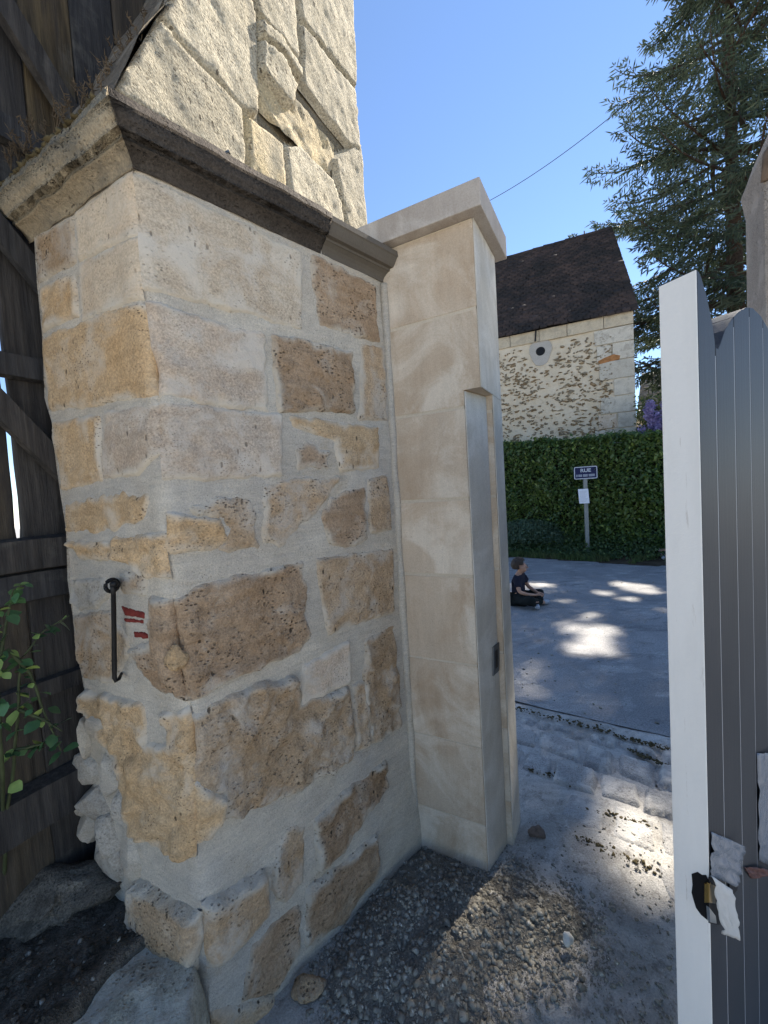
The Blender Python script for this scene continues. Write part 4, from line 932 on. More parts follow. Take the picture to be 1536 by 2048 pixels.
# ------------------------------------------------------------------ right hand gate pillar, rounded top
RPm = stone_mat('grey_roughcast', (.30, .265, .23), (.25, .22, .19), film=(.36, .32, .28), pore=.3, bump=1.0)
YR = 2.15; e1 = at_depth(1492, 560, YR); zk = at_depth(1483, 400, YR)[2]; zt = at_depth(1520, 255, YR)[2] + .03
rp = thing('rounded_pillar', 'grey roughcast gate pillar with a rounded top behind the gate leaf', 'pillar', (e1[0] + .25, e1[1], 0))
PW = .52; Vp = []
outl = [(0, 0.0)] + [(0, z) for z in np.linspace(.3, zk - .12, 10)] + [(-.02, zk), (.0, zk + .05), (.03, zk + .14), (.09, zk + .25), (.16, zt - .02), (.26, zt), (.36, zt - .02), (.43, zk + .25), (.49, zk + .14), (.52, zk + .05), (.54, zk)] + [(.52, z) for z in np.linspace(zk - .12, 0.3, 10)] + [(.52, 0)]
m = MB(); m.extrude([np.array([e1[0], e1[1], 0]) - A * 0 + A * u + np.array([0, 0, z]) for u, z in outl], -B * .3); m.build('shaft', RPm, rp, bevel=.012)
m = MB(); gq = [np.array([e1[0], e1[1], 0]) + A * u + np.array([0, 0, z]) - B * .312 for u, z in [(.0, zk - .1), (.012, zk + .02), (.06, zk + .10), (.14, zk + .17), (.3, zk + .21)]]
m.tube(gq, .016, 6); m.build('brown_arc', plain('brown_arc_surface', (.16, .12, .09), .9, .1, .2, 20, bump=.4), rp, True)  # brown raised arc across the front of the pillar top
# ------------------------------------------------------------------ verge and hedge across the street
hpt = lambda u, o=0.0, z=0.0: HA + hdir * u + hn * o + np.array([0, 0, z])
HL = float(np.linalg.norm(HB - HA))
V = []; nu_, nv_ = 160, 20
for i in range(nu_):
    u = -4 + 16 * i / (nu_ - 1)
    for j in range(nv_):
        o = -.12 + 4.5 * (j / (nv_ - 1)) ** 1.6; p = hpt(u, o)
        p[2] = -.02 + .10 * min(o + .12, .5) * 2 * .7 + .03 * mnoise.noise(Vector((p[0] * 4, p[1] * 4, 1))) ; V.append(p)
F = [(i * nv_ + j, (i + 1) * nv_ + j, (i + 1) * nv_ + j + 1, i * nv_ + j + 1) for i in range(nu_ - 1) for j in range(nv_ - 1)]
EARTH = plain('brown_verge_earth', (.085, .066, .045), .97, .1, .3, 6, bump=1.0, bs=30)
obj('verge', V, F, EARTH, None, True, kind='structure')
def leaf_cloud(name, pts, nrm, size, mat, parent=None, tilt=.9, fold=.25, aspect=.45, **kw):
    """a leaf-shaped folded pair of quads at each point"""
    n = len(pts); r = rng.normal(0, 1, (n, 3)); r /= np.linalg.norm(r, axis=1)[:, None]
    nn = np.asarray(nrm) + tilt * r; nn /= np.linalg.norm(nn, axis=1)[:, None]
    a = rng.normal(0, 1, (n, 3)); a[:, 2] -= .3; a -= nn * (a * nn).sum(1)[:, None]; a /= np.linalg.norm(a, axis=1)[:, None]; b = np.cross(nn, a)
    s = (size * (.6 + .7 * rng.random(n)))[:, None] if np.isscalar(size) else np.asarray(size)[:, None]
    P0 = pts; P1 = pts + a * s * .5 + b * s * aspect * .55 + nn * s * fold * .3; P2 = pts + a * s; P3 = pts + a * s * .5 - b * s * aspect * .55 + nn * s * fold * .3
    Vv = np.stack([P0, P1, P2, P3], 1).reshape(-1, 3); i0 = np.arange(n) * 4
    Ff = np.concatenate([np.stack([i0, i0 + 1, i0 + 2], 1), np.stack([i0, i0 + 2, i0 + 3], 1)])
    o = obj(name, Vv, Ff, mat, parent, False, **kw)
    return o
def leaf_mat(name, c1, c2, c3, rough=.45, transl=.35, var_scale=3.0):
    k = N(name, rough, .4); geo = k.node('ShaderNodeNewGeometry')
    ri_ = geo.outputs['Random Per Island']; c = k.mix(c1, c2, ri_); c = k.mix(c, tuple(q * 1.5 for q in c3), k.mul(k.ramp(ri_, .90, .94), .8)); c = k.mix(c, c3, k.mul(k.ramp(k.noise(var_scale, 4), .5, .65), .6))
    k.color(c); tr = k.node('ShaderNodeBsdfTranslucent'); k.put(tr.inputs['Color'], k.val(c, 1.6)); ms = k.node('ShaderNodeMixShader'); ms.inputs[0].default_value = transl
    k.t.links.new(k.b.outputs[0], ms.inputs[1]); k.t.links.new(tr.outputs[0], ms.inputs[2]); k.t.links.new(ms.outputs[0], k.n['Material Output'].inputs['Surface']); return k.m
HEDGE_L = leaf_mat('laurel_leaf', (.035, .075, .020), (.085, .135, .032), (.13, .17, .035), .35, .3, 1.3)
SHRUB_L = leaf_mat('low_shrub_leaf', (.05, .085, .05), (.09, .13, .075), (.07, .12, .075), .5, .3)
hedge = thing('laurel_hedge', 'long clipped dark green laurel hedge across the street in front of the barn', 'hedge', hpt(HL / 2, .8))
h_l = on_wall(1010, 888, hpt(0, .75), math.degrees(math.atan2(hdir[0], hdir[1])))[2]; h_r = on_wall(1330, 868, hpt(0, .75), math.degrees(math.atan2(hdir[0], hdir[1])))[2]
u_l = (on_wall(1010, 888, hpt(0, .75), math.degrees(math.atan2(hdir[0], hdir[1]))) - HA) @ hdir; u_r = (on_wall(1330, 868, hpt(0, .75), math.degrees(math.atan2(hdir[0], hdir[1]))) - HA) @ hdir
def htop(u): return h_l + (h_r - h_l) * (u - u_l) / (u_r - u_l)
print('hedge', h_l, h_r, u_l, u_r)
n = 52000
u = -1.6 + 6.8 * rng.random(n); t = rng.random(n); front = t < .62
z = np.where(front, .12 + (htop(u) - .15) * rng.random(n), htop(u) + rng.normal(0, .03, n)); o = np.where(front, .78 + rng.normal(0, .05, n), .72 + 1.1 * rng.random(n))
side = np.stack([u * 1.3, z * 1.3, u * 0], 1); bul = .20 * fbm(side, 201, 3) + .14 * fbm(side * 3.5, 202, 3)
o = np.where(front, o - bul - .05 * np.clip(1 - z / 1.0, 0, 1) * 0 + .16 * np.clip(1 - np.abs(z - .75) / .35, 0, 1), o); z = np.where(front, z, z + .10 * fbm(np.stack([u * 2.2, o * 2, o * 0], 1), 207, 3) + np.where(rng.random(n) < .05, .10 * rng.random(n), 0))
pts = HA[None] + hdir[None] * u[:, None] + hn[None] * o[:, None]; pts[:, 2] = z
leaf_cloud('foliage', pts, np.where(front[:, None], -hn[None] * .8 + np.array([0, 0, .5]), np.array([[0, 0, 1.0]]) - hn[None] * .2), .035 + .085 * rng.random(n) ** 1.6, HEDGE_L, hedge)
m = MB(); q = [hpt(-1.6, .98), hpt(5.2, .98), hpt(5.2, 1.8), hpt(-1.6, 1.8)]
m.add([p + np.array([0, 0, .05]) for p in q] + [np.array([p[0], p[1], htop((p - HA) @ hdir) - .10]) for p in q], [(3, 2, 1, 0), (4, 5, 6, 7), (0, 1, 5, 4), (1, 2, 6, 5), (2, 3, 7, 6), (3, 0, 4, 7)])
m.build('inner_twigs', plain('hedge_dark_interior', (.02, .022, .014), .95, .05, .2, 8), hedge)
# low shrub and creeping plants at the hedge foot
sh = thing('low_shrub', 'low spreading shrub at the foot of the hedge behind the seated boy', 'shrub', hpt(.25, .5))
c = hpt(.1, .55, .45); n = 5000; dvec = rng.normal(0, 1, (n, 3)); dvec /= np.linalg.norm(dvec, axis=1)[:, None]; dvec[:, 2] = np.abs(dvec[:, 2]) * 1.0 - .3
rad = (.55 + .45 * rng.random(n) ** .4) * (1 + .35 * fbm(dvec * 2.2, 211, 3)); pts = c[None] + hdir[None] * (dvec[:, :1] * .85 * rad[:, None]) + hn[None] * (dvec[:, 1:2] * .42 * rad[:, None]); pts[:, 2] = .40 + dvec[:, 2] * .50 * rad
leaf_cloud('foliage', pts, dvec, .055, SHRUB_L, sh); m = MB()
for i in range(7): m.tube([hpt(.1, .6, .02), c + hdir * random.uniform(-.5, .5) + np.array([0, 0, random.uniform(-.1, .3)])], [.015, .006], 5)
m.build('stem', STEM, sh)
n = 9000; u = -1.5 + 6 * rng.random(n); o = .15 + .75 * rng.random(n); pts = HA[None] + hdir[None] * u[:, None] + hn[None] * o[:, None]; pts[:, 2] = .05 + (.10 + .34 * np.clip((o - .2) / .6, 0, 1)) * rng.random(n) * (1 + .8 * fbm(np.stack([u * 2, o, o], 1), 221, 3))
keep = ~((u > 2.0) & (o < .35) & (rng.random(n) < .7)); pts = pts[keep]
leaf_cloud('ground_cover', pts, np.tile(np.array([0, 0, 1.0]) - hn * .5, (len(pts), 1)), .06, leaf_mat('ground_cover_leaf', (.035, .07, .025), (.06, .10, .035), (.08, .12, .03)), None, kind='stuff')
n = 9000; u = -1.6 + 6.4 * rng.random(n); o = -.06 + .45 * rng.random(n) ** 1.3; base = HA[None] + hdir[None] * u[:, None] + hn[None] * o[:, None]; base[:, 2] = .0 + .1 * np.clip(o, 0, .4)
kp_ = fbm(base * 2.5, 231, 3) > np.where(u > 1.8, .05, -.25); base = base[kp_]; n = len(base); hgt = .05 + .09 * rng.random(n); lean = rng.normal(0, .03, (n, 3)); lean[:, 2] = 0; w = rng.normal(0, 1, (n, 3)); w[:, 2] = 0; w = w / np.linalg.norm(w, axis=1)[:, None] * .006
V = np.stack([base - w, base + w, base + lean + np.stack([0 * hgt, 0 * hgt, hgt], 1)], 1).reshape(-1, 3)
obj('verge_grass', V, np.arange(n * 3).reshape(-1, 3), leaf_mat('grass_blade', (.05, .09, .025), (.08, .12, .035), (.10, .10, .04), .6, .3), None, kind='stuff')

# ------------------------------------------------------------------ street name post
sp = hpt((on_ground(1176, 1090) - HA) @ hdir, .35)
sbase = at_depth(1175, 1098, sp[1]); sbase[2] = .03
stop_ = at_depth(1170, 955, sp[1])
sign = thing('street_sign', 'blue RUE street name plate on a square grey post before the hedge', 'street sign', sbase)
POSTM = plain('galvanised_grey_post', (.24, .25, .24), .6, .4, .12, 20, .3)
sdx = np.array([math.cos(math.radians(-6)), math.sin(math.radians(-6)) , 0]); sdx = np.array([.95, -.31, 0]); sdx /= np.linalg.norm(sdx); sdn = np.array([sdx[1], -sdx[0], 0]); sdn = sdn if sdn[1] < 0 else -sdn
hh = stop_[2]; px_m = np.linalg.norm(sp[:2]) * .93 / FPX
m = MB(); m.box(np.array([stop_[0], stop_[1], 0]) - sdx * .035 - sdn * .035, sdx * .07, sdn * .07, np.array([0, 0, hh + .05])); m.build('pole', POSTM, sign, bevel=.004)
pc = at_depth(1170.5, 945.5, sp[1]); pw, ph = .44, .265
tiltv = sdx * math.cos(.05) + np.array([0, 0, math.sin(.05) * 1.0]) ; upv = np.array([0, 0, 1.0])
def rrect(w, h, r, n=5):
    o = []
    for cx, cy, a0 in ((w / 2 - r, h / 2 - r, 0), (-w / 2 + r, h / 2 - r, 90), (-w / 2 + r, -h / 2 + r, 180), (w / 2 - r, -h / 2 + r, 270)):
        for i in range(n): a = math.radians(a0 + 90 * i / (n - 1)); o.append((cx + r * math.cos(a), cy + r * math.sin(a)))
    return o
def plate(name, w, h, r, off, th, mat, parent):
    m = MB(); m.extrude([pc + sdx * x + upv * y + sdn * (.04 + off) for x, y in rrect(w, h, r)], -sdn * th); return m.build(name, mat, parent)
ENB = plain('navy_enamel', (.008, .012, .06), .5, .2, .05, 10); ENW = plain('white_enamel', (.42, .46, .52), .35, .5, .05, 10)
pl_ = plate('name_plate', pw, ph, .03, 0, .004, ENB, sign); 
plate('border', pw - .012, ph - .012, .028, .0012, .0012, ENW, pl_); plate('field', pw - .042, ph - .042, .018, .0024, .0012, ENB, pl_)
def text_mesh(name, s, size, cx, cy, off, mat, parent, wx=1.0):
    cu = bpy.data.curves.new(name, 'FONT'); cu.body = s; cu.size = size; cu.align_x = 'CENTER'; cu.align_y = 'CENTER'; cu.extrude = .0006; cu.offset = size * .02
    to = bpy.data.objects.new(name, cu); COL.objects.link(to); dg = bpy.context.evaluated_depsgraph_get(); me = bpy.data.meshes.new_from_object(to.evaluated_get(dg)); bpy.data.objects.remove(to)
    V = np.array([v.co[:] for v in me.vertices]); F = [tuple(p.vertices) for p in me.polygons]
    Wv = [pc + sdx * (cx + v[0] * wx) + upv * (cy + v[1]) + sdn * (.04 + off + v[2]) for v in V]
    return obj(name, Wv, F, mat, parent)
text_mesh('lettering', 'RUE', .10, 0, .045, .0038, ENW, pl_, 1.1)
m = MB()                                                            # second line: four worn words, no letter can be made out
for cx, w_ in ((-.165, .026), (-.103, .070), (-.008, .086), (.110, .112)):
    for y0, y1 in ((-.080, -.068), (-.064, -.050), (-.046, -.032)):
        m.extrude([pc + sdx * x + upv * y + sdn * .0442 for x, y in ((cx - w_ / 2, y0), (cx + w_ / 2, y0), (cx + w_ / 2, y1), (cx - w_ / 2, y1))], -sdn * .0006)
m.build('lettering', plain('worn_white_enamel', (.30, .33, .40), .5, .3, .1, 60), pl_)
nc = at_depth(1170, 992, sp[1]); m = MB(); q = rrect(.19, .30, .004, 2); m.extrude([nc + sdx * (x - .03 - y * .06) + upv * y + sdn * (.037 + .01 * abs(y)) for x, y in q], -sdn * .0012)
NOTE = plain('white_notice_paper', (.66, .69, .76), .8, .2, .03, 5)
note = thing('paper_notice', 'white printed sheet taped to the pole below the street name plate', 'notice', nc); m.build('sheet', NOTE, note)
m = MB()
for i in range(9): y = .10 - i * .026; m.extrude([nc + sdx * (x - .03 - y * .06) + upv * (y + dy) + sdn * (.0385 + .01 * abs(y)) for x, dy in ((-.07, -.004), (.07 - .02 * (i % 3), -.004), (.07 - .02 * (i % 3), .004), (-.07, .004))], -sdn * .0008)
m.build('print_lines', plain('grey_print', (.45, .47, .52), .9, .1, .02), note)

# ------------------------------------------------------------------ barn behind the hedge
AZW = 113.4; Wd = az_vec(AZW); BC = at_depth(1268, 800, 9.6); BC[2] = 0
zE = on_wall(1262, 622, BC, AZW)[2]; BK = np.array([-Wd[1], Wd[0], 0.0]); BK = BK if BK[1] > 0 else -BK     # into the barn
barn = thing('stone_barn', 'old rubble stone barn with steep dark tiled roof behind the hedge', 'barn', BC)
BLn = 9.0; zR = zE + 4.1; dep = 3.3
zrg = at_depth(1246, 462, (BC + BK * dep)[1])[2]; zR = zrg
PLA = stone_mat('cream_lime_render', (.62, .54, .42), (.55, .47, .35), film=(.44, .36, .26), film_lo=.56, film_hi=.68, pore=0, grain=.2, bump=.8)
def bpt(u, z, o=0.0): return BC - Wd * u + np.array([0, 0, z]) - BK * o    # u runs left from the right corner
nu_, nv_ = 120, 90; V = []
for j in range(nv_):
    for i in range(nu_):
        u = BLn * i / (nu_ - 1); z = .0 + zE * j / (nv_ - 1); p = bpt(u, z); V.append(p - BK * (.03 * mnoise.noise(Vector((u * 2, z * 2, 5))) + .02 * mnoise.noise(Vector((u * 7, z * 7, 3)))))
F = [(j * nu_ + i, (j + 1) * nu_ + i, (j + 1) * nu_ + i + 1, j * nu_ + i + 1) for j in range(nv_ - 1) for i in range(nu_ - 1)]
obj('wall', V, F, PLA, barn, True)
m = MB(); m.add([bpt(0, 0, -.01), bpt(0, 0, -2 * dep), bpt(0, zE, -2 * dep), bpt(0, zR - .12, -dep), bpt(0, zE, -.01)], [(0, 1, 2, 3, 4)]); m.add([bpt(BLn, 0, -.01), bpt(BLn, 0, -2 * dep), bpt(BLn, zE, -2 * dep), bpt(BLn, zR - .12, -dep), bpt(BLn, zE, -.01)], [(4, 3, 2, 1, 0)]); m.add([bpt(0, 0, -2 * dep), bpt(BLn, 0, -2 * dep), bpt(BLn, zE, -2 * dep), bpt(0, zE, -2 * dep)], [(0, 1, 2, 3)])
m.build('gable_walls', PLA, barn)
# rubble showing through the render: many small stones
RUB = [plain('rubble_brown', (.27, .19, .11), .95, .1, .3, 9, bump=.8), plain('rubble_grey', (.30, .25, .18), .95, .1, .3, 9, bump=.8)]
vc0 = on_wall(1081, 703, BC, AZW); uv0 = (BC - vc0) @ Wd
for q_ in (0, 1):
    n = 2600; u = .45 + 5.0 * rng.random(n); z = 1.6 + (zE - 2.0) * rng.random(n); dens = .35 * fbm(np.stack([u * 1.5, z * 1.5, u * 0 + q_], 1), 241, 3) + .10 
    kp_ = dens > rng.random(n) * .5 - .12; kp_ &= np.hypot(u - uv0, z - vc0[2]) > .42; u, z = u[kp_], z[kp_]; n = len(u)
    base = BC[None] - Wd[None] * u[:, None]; base[:, 2] = z; a = 2 * np.pi * np.arange(7) / 7; rx = .022 + .060 * rng.random(n) ** 2; rz = .012 + .024 * rng.random(n) ** 1.5; jit = .6 + .8 * rng.random((n, 7)); rot = rng.normal(0, .35, n)
    dx = rx[:, None] * np.cos(a)[None] * jit; dz = rz[:, None] * np.sin(a)[None] * jit; dx, dz = dx * np.cos(rot)[:, None] - dz * np.sin(rot)[:, None], dx * np.sin(rot)[:, None] + dz * np.cos(rot)[:, None]
    ring = base[:, None, :] - Wd[None, None] * dx[:, :, None]; ring[:, :, 2] += dz; outer = ring - BK * .004; inner = base[:, None, :] + (ring - base[:, None, :]) * .7 - BK * .035
    V = np.concatenate([outer, inner], 1).reshape(-1, 3); F = []
    i0 = np.arange(n)[:, None] * 14; jj = np.arange(7)[None]; sidef = np.stack([i0 + jj, i0 + (jj + 1) % 7, i0 + 7 + (jj + 1) % 7, i0 + 7 + jj], 2).reshape(-1, 4)
    fan = np.concatenate([np.stack([i0[:, 0] + 7, i0[:, 0] + 7 + k_, i0[:, 0] + 8 + k_, i0[:, 0] + 8 + k_], 1) for k_ in range(1, 6)])
    bmv = [tuple(f) for f in sidef] + [(f[0], f[1], f[2]) for f in fan]
    obj('rubble_stones', V, bmv, RUB[q_], barn, False, kind='stuff')
QUO2 = stone_mat('buff_eaves_stone', (.50, .43, .32), (.44, .37, .27), film=(.34, .30, .23), pore=.3, bump=.6)
QUO = stone_mat('grey_quoin_stone', (.53, .49, .41), (.46, .42, .35), film=(.34, .31, .26), pore=.3, bump=.6)
z = zE - .32; i = 0
while z > 1.5:
    hq = random.choice([.36, .42, .38, .46]); w = (.40 if i % 2 else .78) * random.uniform(.85, 1.15)
    m = MB(); m.box(bpt(-.03, z - hq + .012, .035), -Wd * w, BK * .3, np.array([0, 0, hq - .018])); m.build('quoin_stone', QUO, barn, bevel=.012)
    if i % 4 == 1 and i < 12: m = MB(); m.box(bpt(w - .005, z - hq + .02, .032), -Wd * random.uniform(.3, .5), BK * .3, np.array([0, 0, hq - .04])); m.build('quoin_stone', random.choice([QUO, PINK]), barn, bevel=.014)
    z -= hq; i += 1
u = -.03
while u < 6.5:
    w = random.uniform(.45, .85); m = MB(); m.box(bpt(u, zE - .31, .05), -Wd * (w - .014), BK * .3, np.array([0, 0, .30])); m.build('eaves_stone', random.choice([QUO, QUO2, QUO2]), barn, bevel=.012); u += w
rr_ = on_wall(1218, 718, BC, AZW); ub = (BC - rr_) @ Wd; m = MB(); m.extrude([bpt(ub + dx, rr_[2] + dz, .036) for dx, dz in ((-.24, .03), (-.1, .09), (.1, .04), (.25, -.02), (.2, -.1), (-.05, -.07), (-.22, -.06))], BK * .05); m.build('brick', plain('orange_brick_patch', (.36, .17, .07), .95, .1, .2, 15, bump=.6), barn)
vc = on_wall(1081, 703, BC, AZW); uv_ = (BC - vc) @ Wd
m = MB(); m.extrude([bpt(uv_ + .27 * math.cos(t) * (1 + .12 * math.sin(3 * t)), vc[2] - .02 + .36 * math.sin(t), .022) for t in np.linspace(0, 6.283, 18, endpoint=False)], BK * .03); vs = m.build('vent_surround', stone_mat('grey_cement_patch', (.42, .39, .35), (.38, .36, .32), bump=.4), barn)
m = MB(); m.extrude([bpt(uv_ + .115 * math.cos(t), vc[2] + .115 * math.sin(t), .0245) for t in np.linspace(0, 6.283, 18, endpoint=False)], BK * .02); m.build('vent_hole', HOLE, vs)
# roof of small flat tiles
tl = math.hypot(dep + .1, zR - zE); up = (BK * (dep + .1) + np.array([0, 0, zR - zE])) / tl; rn_ = np.cross(-Wd, up); rn_ = rn_ if rn_ @ (EYE - BC) > 0 else -rn_
e0 = bpt(-.10, zE - .02, .14)
tiles_u, row_h = .17, .13; nr = int((tl + .15) / row_h); ncol = int((BLn + .2) / tiles_u); rr, ccx = np.meshgrid(np.arange(nr), np.arange(ncol), indexing='ij'); rr = rr.ravel(); ccx = ccx.ravel(); n = len(rr)
uu = ccx * tiles_u + (rr % 2) * tiles_u * .5 * (ccx > 0) + rng.normal(0, .008, n) * (ccx > 0) - .03; vv = rr * row_h + rng.normal(0, .010, n)
sag = .07 * fbm(np.stack([uu * .5, vv * .5, uu * 0], 1), 251, 2)
O = e0[None] - Wd[None] * uu[:, None] + up[None] * vv[:, None] + rn_[None] * (sag + .012)[:, None]
th_ = (.022 + .016 * rng.random(n))[:, None]; tw = (tiles_u * (.94 + .05 * rng.random(n) + .5 * ((ccx == 0) & (rr % 2 == 1))))[:, None]; skew = rng.normal(0, .01, (n, 1))
dU = -Wd[None] * tw + up[None] * skew; dV = up[None] * .2 - rn_[None] * .020 + (-Wd[None]) * skew * .6
lift = rn_[None] * (rng.random((n, 1)) < .06) * .012
c0_ = O + rn_ * th_ + lift; V = np.stack([O, O + dU, O + dU + dV, O + dV, c0_, c0_ + dU, c0_ + dU + dV, c0_ + dV], 1).reshape(-1, 3); i0 = np.arange(n) * 8
F = np.concatenate([np.stack([i0 + a_, i0 + b_, i0 + c_, i0 + d_], 1) for a_, b_, c_, d_ in ((4, 5, 6, 7), (0, 1, 5, 4), (1, 2, 6, 5), (3, 0, 4, 7))])
k = N('old_dark_clay_tile', .9, .2); geo = k.node('ShaderNodeNewGeometry'); c = k.mix((.030, .025, .025), (.060, .044, .040), geo.outputs['Random Per Island']); c = k.mix(c, (.022, .021, .022), k.ramp(k.noise(1.2, 5, .65), .45, .6)); c = k.mix(c, (.11, .095, .08), k.mul(k.ramp(k.noise(9, 5, .8), .66, .74), .6)); k.color(c); k.bump(k.noise(60, 3), .6, .006)
roof = obj('roof_tiles', V, F, k.m, barn, False, kind='stuff')
m = MB(); a, b = bpt(-.06, zE - .05, .02), bpt(BLn, zE - .05, .02); bk = BK * (dep + .02) + np.array([0, 0, zR - zE - .02]); m.add([a, b, b + bk, a + bk, a - rn_ * .05, b - rn_ * .05, b + bk - rn_ * .05, a + bk - rn_ * .05], [(0, 1, 2, 3), (7, 6, 5, 4), (0, 3, 7, 4), (1, 5, 6, 2)])
b2 = [bpt(-.06, zR - .03, -dep - .05), bpt(BLn, zR - .03, -dep - .05), bpt(BLn, zE, -2 * dep - .1), bpt(-.06, zE, -2 * dep - .1)]; m.add(b2, [(3, 2, 1, 0)]); m.build('roof_deck', plain('dark_roof_deck', (.05, .042, .036), .95, .1), barn)
u = -.1
while u < BLn - .3:
    m = MB(); c_ = e0 - Wd * (u + .1) + up * (tl + .10); m.tube([c_ + rn_ * .005, c_ - Wd * .34 + rn_ * (.012 + random.uniform(-.01, .02))], .09, 7); m.build('ridge_tile', k.m, barn); u += .33
m = MB(); g_ = on_wall(1072, 662, BC, AZW); ug = (BC - g_) @ Wd; m.tube([bpt(ug, zE - .02, .09), bpt(ug + .03, zE - .30, .08)], .02, 6); m.build('drain_spout', BLACK, barn)

# ------------------------------------------------------------------ far house and wisteria at the right of the barn
FH = at_depth(1270, 800, 22); hd_ = az_vec(100)
house = thing('far_house', 'small distant house with brown tiled roof beyond the wisteria', 'house', (FH[0] + 3, FH[1], 0))
zr1 = at_depth(1283, 748, 24)[2]; ze1 = at_depth(1275, 815, 22)[2] - .6
rA = at_depth(1283, 748, 24); rB = rA + hd_ * 7 + np.array([0, 0, .25]); eA = at_depth(1272, 815, 22); eA[2] -= .6; eB = eA + hd_ * 7.2
nr, ncl = 34, 60; V = []; F = []
for r_ in range(nr):
    for c_ in range(ncl):
        s0, s1 = c_ / ncl, (c_ + .95) / ncl; t0, t1 = r_ / nr, (r_ + 1.25) / nr; off = random.uniform(0, .02)
        def q(s_, t_, o_): return (eA + (eB - eA) * s_) * (1 - t_) + (rA + (rB - rA) * s_) * t_ + np.array([-.2, -.75, .6]) * o_
        b_ = len(V); V += [q(s0, t0, .05 + off), q(s1, t0, .05 + off), q(s1, t1, .02), q(s0, t1, .02), q(s0, t0, 0), q(s1, t0, 0)]; F += [(b_, b_ + 1, b_ + 2, b_ + 3), (b_ + 4, b_ + 5, b_ + 1, b_)]
kk = N('pale_brown_roof_tile', .9, .2); geo = kk.node('ShaderNodeNewGeometry'); kk.color(kk.mix((.20, .165, .13), (.32, .28, .22), geo.outputs['Random Per Island'])); obj('roof_tiles', V, F, kk.m, house, kind='stuff')
m = MB(); m.add([eA, eB, rB, rA, eA - np.array([0, 0, .1]), eB - np.array([0, 0, .1])], [(0, 1, 2, 3), (4, 5, 1, 0)]); m.build('roof', kk.m, house)
m = MB(); m.prism([eA + np.array([.3, .5, 0]), eB + np.array([-.3, .5, 0]), eB + np.array([.5, 6, 0]), eA + np.array([.8, 6, 0])], 0, eA[2] - .02); m.build('wall', PLA, house)
WIS = leaf_mat('wisteria_petal', (.24, .20, .38), (.42, .36, .56), (.15, .12, .27), .6, .35, 6); WISL = leaf_mat('wisteria_leaf', (.06, .09, .025), (.13, .15, .04), (.09, .07, .03), .5, .35)
wz = 8.4; wis = thing('wisteria', 'purple flowering wisteria above the hedge beside the barn corner', 'wisteria', at_depth(1305, 900, wz))
def raceme(r, h, n):
    d = rng.normal(0, 1, (n, 3)); d /= np.linalg.norm(d, axis=1)[:, None]; t = rng.random(n); pp = d * (r * (1 - .7 * t))[:, None] * np.array([1, 1, .4]); pp[:, 2] -= t * h; return pp, d
pp, dd_ = raceme(.075, .30, 150); ro = leaf_cloud('flower_cluster', pp, dd_, .05, WIS, None, aspect=.9); ro.parent = wis
first = True
for i in range(26):
    x = random.uniform(1272, 1352); y = random.uniform(805, 872) - (x - 1272) * .30
    p = at_depth(x, y, wz + random.uniform(-.35, .3)) - np.array(wis.location)
    if first: ro.location = tuple(p); first = False
    else: copy_part(ro, wis, tuple(p), (0, 0, random.uniform(0, 6)), random.uniform(.7, 1.25))
n = 2600; pts = np.array([at_depth(rng.uniform(1272, 1400), rng.uniform(800, 930) - 10, wz + rng.uniform(.0, .6)) for _ in range(n)])
leaf_cloud('foliage', pts, np.tile([0, -.6, .6], (n, 1)), .08, WISL, wis)
m = MB(); w0 = np.array(wis.location); w0[2] = 0
for i in range(5): m.tube([w0 + np.array([.1 * i, .3, 0]), at_depth(1285 + 18 * i, 850, wz + .35)], [.04, .02], 6)
m.build('stem', plain('wisteria_bark', (.10, .08, .06), .95, .1, .3), wis)

# ------------------------------------------------------------------ conifers
BARK = plain('conifer_bark', (.085, .06, .045), .95, .1, .3, 14, bump=1.0)
NEED = leaf_mat('conifer_needles', (.030, .050, .030), (.055, .078, .042), (.075, .085, .05), .55, .15, .8)
def twig_quads(P, D, L, w):
    """bottle-brush twigs: three crossed blades each, from P along D"""
    n = len(P); r = rng.normal(0, 1, (n, 3)); a = np.cross(D, r); a /= np.linalg.norm(a, axis=1)[:, None]; b = np.cross(D, a); out = []
    for k_ in range(3):
        s_ = a * math.cos(k_ * 2.09) + b * math.sin(k_ * 2.09); s_ = s_ * w[:, None]
        E_ = P + D * L[:, None]; out.append(np.stack([P + s_ * .5, P + D * (L * .55)[:, None] + s_ * 1.0, E_ + s_ * .35, P + D * (L * .5)[:, None] - s_ * .15], 1))
    return np.concatenate(out, 0).reshape(-1, 3)
